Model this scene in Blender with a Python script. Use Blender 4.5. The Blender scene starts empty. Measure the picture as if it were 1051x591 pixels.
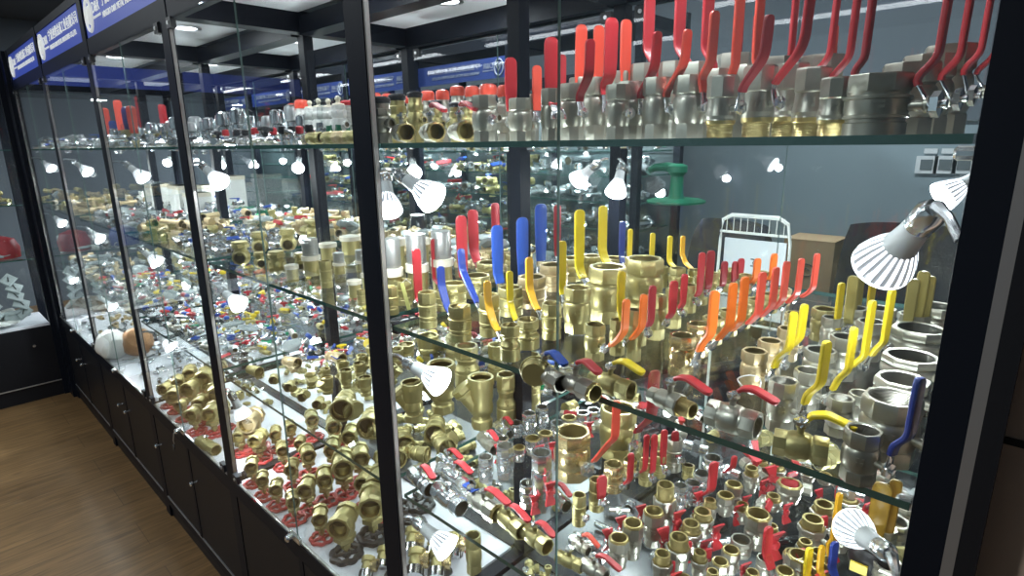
import bpy, bmesh, math, random
from mathutils import Vector, Matrix
PI = math.pi
random.seed(7)
sc = bpy.context.scene
COL = sc.collection

# ------------------------------------------------------------------ camera
F_PX = 595.8
YAW, PITCH, ROLL = -0.763662, 0.24522, -0.0142361
EYE = Vector((0, 0, 1.55))
_f = Vector((math.sin(YAW)*math.cos(PITCH), math.cos(YAW)*math.cos(PITCH), -math.sin(PITCH)))
_r = Vector((math.cos(YAW), -math.sin(YAW), 0)); _u = _r.cross(_f)
_c, _s = math.cos(ROLL), math.sin(ROLL)
RR, UU = _c*_r + _s*_u, -_s*_r + _c*_u
cam = bpy.data.objects.new('camera', bpy.data.cameras.new('camera'))
cam.matrix_world = Matrix(((RR.x, UU.x, -_f.x, EYE.x), (RR.y, UU.y, -_f.y, EYE.y), (RR.z, UU.z, -_f.z, EYE.z), (0, 0, 0, 1)))
cam.data.sensor_width = 36; cam.data.lens = 36*F_PX/1051; cam.data.clip_start = 0.05
COL.objects.link(cam); sc.camera = cam

def ray(x, y): return RR*((x-525.5)/F_PX) - UU*((y-295.5)/F_PX) + _f
def on_z(x, y, z): d = ray(x, y); return EYE + d*((z-EYE.z)/d.z)
def on_y(x, y, Y): d = ray(x, y); return EYE + d*(Y/d.y)
def depth(p): return (Vector(p)-EYE).dot(_f)
def px_x(p): q = Vector(p)-EYE; return 525.5 + F_PX*q.dot(RR)/q.dot(_f)

# ------------------------------------------------------------------ world, render look
w = bpy.data.worlds.new('world'); sc.world = w; w.use_nodes = True
w.node_tree.nodes['Background'].inputs[0].default_value = (0.55, 0.65, 0.8, 1)
w.node_tree.nodes['Background'].inputs[1].default_value = 0.1
sc.view_settings.view_transform = 'Standard'; sc.view_settings.look = 'None'
sc.view_settings.gamma = 1; sc.view_settings.use_curve_mapping = False
sc.view_settings.exposure = 0.55
sc.cycles.use_denoising = True
sc.cycles.max_bounces = 8; sc.cycles.diffuse_bounces = 3; sc.cycles.glossy_bounces = 4
sc.cycles.transparent_max_bounces = 40
sc.cycles.sample_clamp_indirect = 4
sc.cycles.caustics_reflective = False; sc.cycles.caustics_refractive = False

SPOT_W, DOWN_W, ROOM_W = 2.7, 1.0, 24.0
COOL = (0.90, 0.97, 1.0)
def light(kind, name, loc, aim, energy, col=COOL, size=0.03, spot=120, parent=None):
    L = bpy.data.lights.new(name, kind); L.energy = energy; L.color = col
    if kind == 'SPOT': L.spot_size = math.radians(spot); L.spot_blend = 0.6; L.shadow_soft_size = size
    elif kind == 'AREA': L.shape = 'DISK'; L.size = size
    o = bpy.data.objects.new(name, L); COL.objects.link(o)
    o.location = loc; o.rotation_euler = Vector(aim).to_track_quat('-Z', 'Y').to_euler()
    if parent: o.parent = parent; o.matrix_parent_inverse = parent.matrix_world.inverted()
    return o

# ------------------------------------------------------------------ materials
def _new(name):
    m = bpy.data.materials.new(name); m.use_nodes = True; n = m.node_tree
    return m, n, n.nodes['Principled BSDF']
def mat(name, col, metal=0.0, rough=0.5, noise=0.0, nscale=60, emit=None, es=0, bump=0.0, coat=0, spec=0.5):
    m, n, b = _new(name)
    b.inputs['Base Color'].default_value = (*col, 1); b.inputs['Metallic'].default_value = metal
    b.inputs['Roughness'].default_value = rough; b.inputs['Coat Weight'].default_value = coat
    b.inputs['Specular IOR Level'].default_value = spec
    if noise or bump:
        tc = n.nodes.new('ShaderNodeTexCoord'); t = n.nodes.new('ShaderNodeTexNoise'); t.inputs['Scale'].default_value = nscale
        t.inputs['Detail'].default_value = 3
        n.links.new(tc.outputs['Object'], t.inputs['Vector'])
        if noise:
            mx = n.nodes.new('ShaderNodeMix'); mx.data_type = 'RGBA'
            mx.inputs[6].default_value = (*[c*(1-noise) for c in col], 1); mx.inputs[7].default_value = (*[min(1, c*(1+noise)) for c in col], 1)
            n.links.new(t.outputs['Fac'], mx.inputs[0]); n.links.new(mx.outputs[2], b.inputs['Base Color'])
        if bump:
            bp = n.nodes.new('ShaderNodeBump'); bp.inputs['Strength'].default_value = bump; bp.inputs['Distance'].default_value = 0.002
            n.links.new(t.outputs['Fac'], bp.inputs['Height']); n.links.new(bp.outputs[0], b.inputs['Normal'])
    if emit: b.inputs['Emission Color'].default_value = (*emit, 1); b.inputs['Emission Strength'].default_value = es
    return m
M = {}
M['brass'] = mat('brass', (0.455, 0.395, 0.175), 0.70, 0.40, 0.15, 8, bump=0.15)
M['brass_pale'] = mat('pale_brass', (0.60, 0.47, 0.27), 0.6, 0.42, 0.12, 8)
M['brass_bright'] = mat('bright_brass', (0.66, 0.52, 0.27), 0.8, 0.24, 0.08, 8)
M['brass_thread'] = mat('brass_thread', (0.60, 0.48, 0.2), 0.85, 0.3)
M['nickel'] = mat('nickel', (0.47, 0.455, 0.385), 0.76, 0.34, 0.1, 8, bump=0.1)
M['nickel_dark'] = mat('nickel_dark', (0.35, 0.335, 0.28), 0.76, 0.34, 0.1, 8)
M['chrome'] = mat('chrome', (0.84, 0.86, 0.88), 0.92, 0.16)
M['steel'] = mat('steel', (0.72, 0.73, 0.74), 0.85, 0.3)
M['bore'] = mat('bore', (0.16, 0.13, 0.08), 0.6, 0.4)
M['black_metal'] = mat('black_frame', (0.008, 0.010, 0.016), 0.0, 0.42, spec=0.12)
M['base_panel'] = mat('black_board', (0.013, 0.013, 0.016), 0.0, 0.42, spec=0.2)
M['black'] = mat('black_plastic', (0.02, 0.02, 0.023), 0, 0.4)
M['red'] = mat('red_vinyl', (0.55, 0.035, 0.045), 0, 0.38, coat=0.3)
M['orangered'] = mat('coral_vinyl', (0.88, 0.10, 0.06), 0, 0.38, coat=0.3)
M['darkred'] = mat('dark_red_vinyl', (0.36, 0.02, 0.03), 0, 0.4, coat=0.2)
M['orange'] = mat('orange_vinyl', (0.95, 0.19, 0.02), 0, 0.4, coat=0.2)
M['yellow'] = mat('yellow_vinyl', (0.80, 0.60, 0.02), 0, 0.4, coat=0.2)
M['amber'] = mat('amber_vinyl', (0.80, 0.42, 0.02), 0, 0.4, coat=0.2)
M['ochre'] = mat('ochre_vinyl', (0.34, 0.20, 0.025), 0, 0.4)
M['olive'] = mat('olive_vinyl', (0.36, 0.30, 0.09), 0, 0.45, coat=0.2)
M['blue'] = mat('blue_vinyl', (0.022, 0.08, 0.40), 0, 0.4, coat=0.2)
M['navy'] = mat('navy_vinyl', (0.02, 0.045, 0.26), 0, 0.4, coat=0.2)
M['green'] = mat('green_enamel', (0.03, 0.36, 0.17), 0, 0.4, coat=0.2)
M['dgreen'] = mat('dark_green', (0.01, 0.16, 0.08), 0, 0.4)
M['wheel_red'] = mat('red_wheel', (0.52, 0.05, 0.05), 0.0, 0.4, coat=0.3)
M['white'] = mat('white_plastic', (0.80, 0.80, 0.76), 0, 0.4)
M['cream'] = mat('cream_plastic', (0.72, 0.66, 0.52), 0, 0.45)
M['tan'] = mat('tan_enamel', (0.50, 0.26, 0.12), 0.2, 0.3)
M['pink'] = mat('pink_plastic', (0.85, 0.10, 0.30), 0, 0.4)
M['white_deck'] = mat('white_deck', (0.78, 0.79, 0.84), 0, 0.45, 0.02, 5)
M['dark_deck'] = mat('dark_deck', (0.06, 0.065, 0.07), 0, 0.3)
M['canopy'] = mat('canopy_board', (0.80, 0.80, 0.84), 0, 0.5, 0.10, 6)
M['heatsink'] = mat('lamp_fins', (0.62, 0.63, 0.65), 0.5, 0.3)
M['lampwhite'] = mat('lamp_collar', (0.7, 0.72, 0.73), 0, 0.4)
M['lens'] = mat('lamp_lens', (1, 1, 1), 0, 0.3, emit=(0.92, 0.97, 1.0), es=22)
M['finglow'] = mat('lamp_translucent_fins', (0.8, 0.82, 0.85), 0, 0.25, emit=(0.9, 0.94, 1.0), es=1.8)
M['tube'] = mat('canopy_fill_tube', (1, 1, 1), 0, 0.3, emit=(0.93, 0.95, 1.0), es=6)
M['fin_gap'] = mat('lamp_fin_gap', (0.42, 0.43, 0.48), 0.2, 0.35, emit=(0.9, 0.94, 1.0), es=0.2)
M['downlens'] = mat('downlight_lens', (1, 1, 1), 0, 0.3, emit=(0.88, 0.92, 1.0), es=9)
M['sign'] = mat('sign_blue', (0.03, 0.055, 0.30), 0, 0.4, emit=(0.03, 0.06, 0.36), es=0.32)
M['sign_back'] = mat('sign_blue_dim', (0.02, 0.04, 0.16), 0, 0.4, emit=(0.02, 0.045, 0.25), es=0.10)
M['lettering_dim'] = mat('sign_lettering_dim', (0.25, 0.27, 0.33), 0, 0.5)
M['dark_back'] = mat('dark_back_board', (0.022, 0.035, 0.038), 0, 0.5)
M['lettering'] = mat('sign_lettering', (0.75, 0.77, 0.72), 0, 0.5, emit=(0.8, 0.82, 0.78), es=0.32)
M['black_print'] = mat('black_print', (0.03, 0.02, 0.02), 0, 0.5)
M['carton'] = mat('carton', (0.30, 0.21, 0.12), 0, 0.8, 0.08, 20)
M['leather'] = mat('leather', (0.008, 0.008, 0.012), 0, 0.45, spec=0.25, bump=0.3, nscale=90)
M['socket'] = mat('socket_plate', (0.62, 0.64, 0.66), 0, 0.4)
M['socket_dark'] = mat('socket_insert', (0.10, 0.12, 0.13), 0, 0.4)
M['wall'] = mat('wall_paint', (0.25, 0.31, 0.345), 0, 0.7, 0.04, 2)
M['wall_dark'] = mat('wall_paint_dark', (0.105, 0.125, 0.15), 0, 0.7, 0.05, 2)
M['ceiling'] = mat('ceiling_paint', (0.055, 0.062, 0.072), 0, 0.7, 0.08, 2)
M['shaded_floor'] = mat('rear_floor_shade', (0.03, 0.033, 0.036), 0, 0.9, 0.3, 120)  # the rear aisle's lack of light, painted in as a dark floor colour
M['brown_panel'] = mat('brown_laminate', (0.50, 0.36, 0.28), 0, 0.5, 0.04, 3)
M['strip'] = mat('aluminium_strip', (0.30, 0.28, 0.27), 0.5, 0.4)
M['paper'] = mat('paper_tag', (0.75, 0.74, 0.25), 0, 0.6)
M['bag'] = mat('clear_bag', (0.42, 0.47, 0.47), 0, 0.18, 0.15, 30)

def glass_mat(name, tint, ior=1.45, refl=1.0, rough=0.0):
    m = bpy.data.materials.new(name); m.use_nodes = True; n = m.node_tree; n.nodes.clear()
    o = n.nodes.new('ShaderNodeOutputMaterial'); mx = n.nodes.new('ShaderNodeMixShader')
    t = n.nodes.new('ShaderNodeBsdfTransparent'); t.inputs[0].default_value = (*tint, 1)
    g = n.nodes.new('ShaderNodeBsdfGlossy'); g.inputs['Roughness'].default_value = rough; g.inputs[0].default_value = (refl, refl, refl, 1)
    lw = n.nodes.new('ShaderNodeLayerWeight'); lw.inputs[0].default_value = 0.5
    pw = n.nodes.new('ShaderNodeMath'); pw.operation = 'POWER'; pw.inputs[1].default_value = 5
    ma = n.nodes.new('ShaderNodeMath'); ma.operation = 'MULTIPLY_ADD'; ma.inputs[1].default_value = 0.9; ma.inputs[2].default_value = ((ior-1)/(ior+1))**2*0.8
    n.links.new(lw.outputs['Facing'], pw.inputs[0]); n.links.new(pw.outputs[0], ma.inputs[0]); n.links.new(ma.outputs[0], mx.inputs[0]); n.links.new(t.outputs[0], mx.inputs[1]); n.links.new(g.outputs[0], mx.inputs[2]); n.links.new(mx.outputs[0], o.inputs[0])
    return m
M['glass'] = glass_mat('door_glass', (0.955, 0.975, 0.975))
M['shelf_glass'] = glass_mat('shelf_glass', (0.972, 0.990, 0.982), 1.42)
M['glass_edge'] = mat('glass_edge', (0.035, 0.10, 0.085), 0.0, 0.12, spec=0.8)
M['door_edge'] = mat('polished_edge', (0.20, 0.30, 0.28), 0.3, 0.2)
M['cupglass'] = glass_mat('clear_plastic', (0.86, 0.88, 0.88), 1.5, 1.0, 0.15)

def thread_mat(name, col, metal, scale):
    m, n, b = _new(name); b.inputs['Base Color'].default_value = (*col, 1); b.inputs['Metallic'].default_value = metal; b.inputs['Roughness'].default_value = 0.3
    tc = n.nodes.new('ShaderNodeTexCoord'); t = n.nodes.new('ShaderNodeTexWave'); t.bands_direction = 'Z'; t.inputs['Scale'].default_value = scale
    bp = n.nodes.new('ShaderNodeBump'); bp.inputs['Strength'].default_value = 0.9; bp.inputs['Distance'].default_value = 0.02
    n.links.new(tc.outputs['Object'], t.inputs[0]); n.links.new(t.outputs['Fac'], bp.inputs['Height']); n.links.new(bp.outputs[0], b.inputs['Normal'])
    return m
M['thread'] = thread_mat('male_thread', (0.62, 0.50, 0.22), 0.85, 14)
M['bore_thread'] = thread_mat('bore_thread', (0.30, 0.29, 0.25), 0.8, 14)
M['bore_brass'] = thread_mat('bore_brass', (0.40, 0.31, 0.12), 0.8, 14)

def mesh_screen():
    m, n, b = _new('strainer_mesh'); b.inputs['Metallic'].default_value = 0.7; b.inputs['Roughness'].default_value = 0.35
    tc = n.nodes.new('ShaderNodeTexCoord'); mp = n.nodes.new('ShaderNodeMapping'); mp.inputs['Scale'].default_value = (520, 520, 520)
    v = n.nodes.new('ShaderNodeTexVoronoi'); cr = n.nodes.new('ShaderNodeValToRGB')
    cr.color_ramp.elements[0].color = (0.08, 0.08, 0.075, 1); cr.color_ramp.elements[0].position = 0.25
    cr.color_ramp.elements[1].color = (0.42, 0.42, 0.40, 1); cr.color_ramp.elements[1].position = 0.5
    n.links.new(tc.outputs['Object'], mp.inputs[0]); n.links.new(mp.outputs[0], v.inputs[0]); n.links.new(v.outputs['Distance'], cr.inputs[0]); n.links.new(cr.outputs[0], b.inputs['Base Color'])
    mt = n.nodes.new('ShaderNodeMath'); mt.operation = 'GREATER_THAN'; mt.inputs[1].default_value = 0.36
    n.links.new(v.outputs['Distance'], mt.inputs[0]); n.links.new(mt.outputs[0], b.inputs['Alpha'])
    return m
M['screen'] = mesh_screen()

def wood_floor():
    m, n, b = _new('oak_plank_floor'); b.inputs['Roughness'].default_value = 0.36
    tc = n.nodes.new('ShaderNodeTexCoord'); br = n.nodes.new('ShaderNodeTexBrick')
    mp = n.nodes.new('ShaderNodeMapping'); mp.inputs['Rotation'].default_value = (0, 0, PI/2)
    br.inputs['Scale'].default_value = 1.0; br.inputs['Brick Width'].default_value = 1.2; br.inputs['Row Height'].default_value = 0.19
    br.inputs['Mortar Size'].default_value = 0.0012; br.offset = 0.37
    br.inputs['Color1'].default_value = (0.235, 0.14, 0.064, 1); br.inputs['Color2'].default_value = (0.19, 0.113, 0.052, 1); br.inputs['Mortar'].default_value = (0.09, 0.055, 0.03, 1)
    mp2 = n.nodes.new('ShaderNodeMapping'); mp2.inputs['Scale'].default_value = (14, 1.1, 1)
    ns = n.nodes.new('ShaderNodeTexNoise'); ns.inputs['Scale'].default_value = 4; ns.inputs['Detail'].default_value = 6; ns.inputs['Distortion'].default_value = 1.2
    cr = n.nodes.new('ShaderNodeValToRGB'); cr.color_ramp.elements[0].color = (0.6, 0.58, 0.55, 1); cr.color_ramp.elements[1].color = (1.25, 1.22, 1.15, 1)
    cr.color_ramp.elements[0].position = 0.3; cr.color_ramp.elements[1].position = 0.7
    mx = n.nodes.new('ShaderNodeMix'); mx.data_type = 'RGBA'; mx.blend_type = 'MULTIPLY'; mx.inputs[0].default_value = 1
    n.links.new(tc.outputs['Object'], mp.inputs[0]); n.links.new(mp.outputs[0], br.inputs[0])
    n.links.new(tc.outputs['Object'], mp2.inputs[0]); n.links.new(mp2.outputs[0], ns.inputs[0]); n.links.new(ns.outputs['Fac'], cr.inputs[0])
    n.links.new(br.outputs['Color'], mx.inputs[6]); n.links.new(cr.outputs[0], mx.inputs[7]); n.links.new(mx.outputs[2], b.inputs['Base Color'])
    return m
M['floor'] = wood_floor()

# ------------------------------------------------------------------ mesh building
class MB:
    def __init__(s): s.bm = bmesh.new(); s.mats = []
    def mi(s, m):
        m = M[m] if isinstance(m, str) else m
        if m not in s.mats: s.mats.append(m)
        return s.mats.index(m)
    def box(s, a, b, m, T=None):
        x0, y0, z0 = a; x1, y1, z1 = b; k = s.mi(m)
        v = [s.bm.verts.new(T @ Vector(p) if T else p) for p in ((x0,y0,z0),(x1,y0,z0),(x1,y1,z0),(x0,y1,z0),(x0,y0,z1),(x1,y0,z1),(x1,y1,z1),(x0,y1,z1))]
        for q in ((0,3,2,1),(4,5,6,7),(0,1,5,4),(1,2,6,5),(2,3,7,6),(3,0,4,7)):
            f = s.bm.faces.new([v[i] for i in q]); f.material_index = k; f.normal_update()
        return s
    def lathe(s, rings, m, n=24, T=None, cap0=True, cap1=True):
        """rings (r, z) round or (r, z, k) with k flat sides, or (r,z,k,material)."""
        prev = None; km = s.mi(m); cur = km
        for ri, q in enumerate(rings):
            r, z = q[0], q[1]; k = q[2] if len(q) > 2 else 0
            vs = []
            for i in range(n):
                t = 2*PI*i/n; rr = r
                if k: a = 2*PI/k; rr = r*math.cos(a/2)/math.cos(((t+1e-6) % a)-a/2)
                p = Vector((rr*math.cos(t), rr*math.sin(t), z)); vs.append(s.bm.verts.new(T @ p if T else p))
            nm = s.mi(q[3]) if len(q) > 3 else km
            if prev:
                for i in range(n):
                    f = s.bm.faces.new((prev[i], prev[(i+1) % n], vs[(i+1) % n], vs[i])); f.material_index = nm
            elif cap0: f = s.bm.faces.new(list(reversed(vs))); f.material_index = nm
            prev = vs; cur = nm
        if cap1: f = s.bm.faces.new(prev); f.material_index = cur
        return s
    def tube(s, pts, r, m, n=8, closed=False):
        pts = [Vector(p) for p in pts]; k = s.mi(m); rs = r if isinstance(r, (list, tuple)) else [r]*len(pts)
        rings = []; up = Vector((0, 0, 1)); N = len(pts)
        for i, p in enumerate(pts):
            d = (pts[(i+1) % N]-pts[i-1]) if closed else (pts[min(i+1, N-1)]-pts[max(i-1, 0)])
            d.normalize(); a = d.cross(up)
            if a.length < 0.05: a = d.cross(Vector((1, 0, 0)))
            a.normalize(); b = a.cross(d)
            rings.append([s.bm.verts.new(p+(a*math.cos(2*PI*j/n)+b*math.sin(2*PI*j/n))*rs[i]) for j in range(n)])
        for i in range(N if closed else N-1):
            A, B = rings[i], rings[(i+1) % N]
            for j in range(n):
                f = s.bm.faces.new((A[j], A[(j+1) % n], B[(j+1) % n], B[j])); f.material_index = k
        if not closed:
            for R_, rev in ((rings[0], True), (rings[-1], False)):
                f = s.bm.faces.new(list(reversed(R_)) if rev else R_); f.material_index = k
        return s
    def strip(s, pts, wid, th, m):
        """flat bar along a path in the local XZ plane, wide along Y, round ended."""
        pts = [Vector((p[0], 0, p[1])) for p in pts]; k = s.mi(m); rings = []
        N = len(pts)
        for i, p in enumerate(pts):
            d = (pts[min(i+1, N-1)]-pts[max(i-1, 0)]).normalized(); nrm = Vector((d.z, 0, -d.x))
            ww = wid[i] if isinstance(wid, list) else wid; tt = th*(1 if ww > 0.35*(max(wid) if isinstance(wid, list) else wid) else 0.6)
            sec = []
            for a, b in ((-1, -.45), (-.82, -1), (.82, -1), (1, -.45), (1, .45), (.82, 1), (-.82, 1), (-1, .45)):
                sec.append(s.bm.verts.new(p + Vector((0, a*ww/2, 0)) + nrm*(b*tt/2)))
            rings.append(sec)
        for A, B in zip(rings, rings[1:]):
            for j in range(8):
                f = s.bm.faces.new((A[j], A[(j+1) % 8], B[(j+1) % 8], B[j])); f.material_index = k
        f = s.bm.faces.new(list(reversed(rings[0]))); f.material_index = k
        f = s.bm.faces.new(rings[-1]); f.material_index = k
        return s
    def mesh(s, name, smooth=True):
        bmesh.ops.recalc_face_normals(s.bm, faces=s.bm.faces)
        if smooth:
            for f in s.bm.faces: f.smooth = True
            for e in s.bm.edges:
                if len(e.link_faces) == 2 and e.calc_face_angle(0) > math.radians(33): e.smooth = False
        me = bpy.data.meshes.new(name); s.bm.to_mesh(me); s.bm.free()
        for m in s.mats: me.materials.append(m)
        return me
    def obj(s, name, parent=None, smooth=True): return link(name, s.mesh(name, smooth), parent)
def link(name, me, parent=None, loc=None, rot=None, scale=None):
    o = bpy.data.objects.new(name, me); COL.objects.link(o)
    if parent: o.parent = parent
    if loc is not None: o.location = loc
    if rot is not None: o.rotation_euler = rot
    if scale is not None: o.scale = scale
    return o
def tag(o, label, cat, group=None, kind=None):
    o['label'] = label; o['category'] = cat
    if group: o['group'] = group
    if kind: o['kind'] = kind
    return o
def thing(name, label, cat, loc=(0, 0, 0), basis=None, group=None):
    o = bpy.data.objects.new(name, None); COL.objects.link(o); o.empty_display_size = 0.02
    if basis is None: o.matrix_world = Matrix.Translation(Vector(loc))
    else:
        X, Y, Z = basis
        o.matrix_world = Matrix(((X.x, Y.x, Z.x, loc[0]), (X.y, Y.y, Z.y, loc[1]), (X.z, Y.z, Z.z, loc[2]), (0, 0, 0, 1)))
    return tag(o, label, cat, group)
def struct(name, mb, smooth=False):
    o = mb.obj(name, None, smooth); o['kind'] = 'structure'; return o
def RX(a): return Matrix.Rotation(a, 4, 'X')
def RY(a): return Matrix.Rotation(a, 4, 'Y')
def TT(x, y, z): return Matrix.Translation((x, y, z))
_cache = {}
def cached(key, fn):
    if key not in _cache: _cache[key] = fn()
    return _cache[key]

# ------------------------------------------------------------------ dimensions of the island of cabinets
YF, YM, YB = 0.566, 0.955, 1.343
POSTS = [-0.035, -0.886, -1.782, -2.63, -3.52, -4.42]
Z_DECK, Z3, Z2, Z1, Z_BEAM, Z_SIGN0, Z_SIGN1, Z_TOP = 0.525, 0.884, 1.230, 1.552, 1.875, 1.925, 2.055, 2.085
BAYN = ['nearest', 'second', 'third', 'fourth', 'fifth']
LEVN = {Z1: 'top', Z2: 'middle', Z3: 'lower', Z_DECK: 'white bottom'}

# ------------------------------------------------------------------ room
struct('floor', MB().box((-9, -3, -0.05), (3, 1.36, 0), 'floor'))
struct('floor_rear', MB().box((-9, 1.36, -0.05), (3, 4.2, 0), 'shaded_floor'))
cl = MB().box((-9, -3, 2.75), (3, 4.2, 2.8), 'ceiling'); struct('ceiling', cl)
struct('trim_1', MB().box((-9, 0.1, 2.735), (3, 0.13, 2.75), 'strip'))
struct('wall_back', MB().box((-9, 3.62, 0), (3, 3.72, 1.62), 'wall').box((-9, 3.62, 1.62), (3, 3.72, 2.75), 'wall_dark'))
struct('wall_left', MB().box((-7.6, -3, 0), (-7.5, 3.62, 2.75), 'wall_dark'))
struct('wall_behind_viewer', MB().box((-7.5, -3, 0), (3, -2.9, 2.75), 'wall'))
struct('wall_right', MB().box((-0.0075, 0.602, 0), (1.2, 0.64, 2.75), 'brown_panel').box((-0.0075, 0.600, 1.300), (1.2, 0.602, 1.306), 'base_panel'))
struct('trim_2', MB().box((-7.5, 3.60, 1.62), (3, 3.62, 1.625), 'socket_dark'))
for k, (x, y) in enumerate([(-1.0, -0.9), (-3.2, -0.9), (-5.6, -0.9), (-0.6, 2.3), (-2.4, 2.3), (-4.2, 2.3), (-6, 2.3), (-2.0, -2.2)]):
    t = thing('ceiling_downlight', 'round ceiling downlight ' + ['over the near end of the front aisle', 'halfway along the front aisle', 'by the end cabinet in the front aisle', 'nearest the sockets wall behind the island', 'behind the second bay of the island', 'behind the fourth bay of the island', 'at the far end of the rear aisle', 'near the back of the showroom'][k], 'light', (x, y, 2.75))
    MB().lathe([(0.09, -0.012), (0.09, 0), (0.07, 0), (0.065, -0.012)], 'white', 20, cap0=False, cap1=False).obj('trim_ring', t)
    MB().lathe([(0.066, -0.006), (0.066, -0.002)], 'downlens', 20).obj('lens', t)
    light('AREA', 'downlight_lamp', (x, y, 2.735), (0, 0, -1), ROOM_W*(0.6 if y < 0 else 1.0), size=0.12)

# ------------------------------------------------------------------ lettering
def text_mesh(s, size, m, depth_=0.0008):
    c = bpy.data.curves.new('lettering', 'FONT'); c.body = s; c.size = size; c.extrude = depth_; c.resolution_u = 3
    o = bpy.data.objects.new('lettering_source', c); COL.objects.link(o)
    dg = bpy.context.evaluated_depsgraph_get(); me = bpy.data.meshes.new_from_object(o.evaluated_get(dg)); 
    bpy.data.objects.remove(o); me.materials.clear(); me.materials.append(M[m]); return me
def sign_parts(parent, x0, x1, y, z0, z1, normal=-1, mirror=False):
    LM = 'lettering_dim' if mirror else 'lettering'; K = 'dim' if mirror else ''
    W, H = x1-x0, z1-z0
    MB().box((x0, y-0.004, z0), (x1, y+0.004, z1), 'sign_back' if mirror else 'sign').obj('sign_panel', parent, False)
    if not mirror: MB().box((x0, y+0.004, z0), (x1, y+0.007, z1), 'sign_back').obj('sign_backing', parent, False)
    sx = 1 if normal < 0 else -1
    if mirror: sx = -sx
    yy = y + normal*0.006
    ox = x0 if sx > 0 else x1
    lg = cached('logo'+K, lambda: MB().tube([(0.048*math.cos(a*PI/12), 0.058*math.sin(a*PI/12), 0) for a in range(24)], 0.006, LM, 6, True)
        .tube([(-0.036, 0.030, 0), (0, -0.028, 0), (0.036, 0.030, 0)], 0.007, LM, 6).tube([(-0.02, 0.032, 0), (0.0, 0.008, 0), (0.02, 0.032, 0)], 0.006, LM, 6).mesh('logo'))
    def put(name, me, x, z, sc_=1.0):
        link(name, me, parent, (ox+sx*x, yy, z0+z), (PI/2, 0, 0), (sx*sc_, sc_, 1))
    h = H/0.13
    put('logo', lg, 0.075, H*0.5, h*0.85)
    put('company_lettering', cached('t1'+K, lambda: text_mesh('D&R', 0.048, LM)), 0.125, H*0.50, h)
    put('company_lettering', cached('t2'+K, lambda: text_mesh('METAL INDUSTRIES', 0.0115, LM)), 0.125, H*0.36, h)
    put('company_lettering', cached('t3'+K, lambda: text_mesh('宁波迪恩金属工业有限公司', 0.046, LM)), 0.245, H*0.55, h)
    put('company_lettering', cached('t4'+K, lambda: text_mesh('NINGBO D&R METAL INDUSTRIES CO.,LTD.', 0.026, LM)), 0.245, H*0.27, h)

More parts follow.
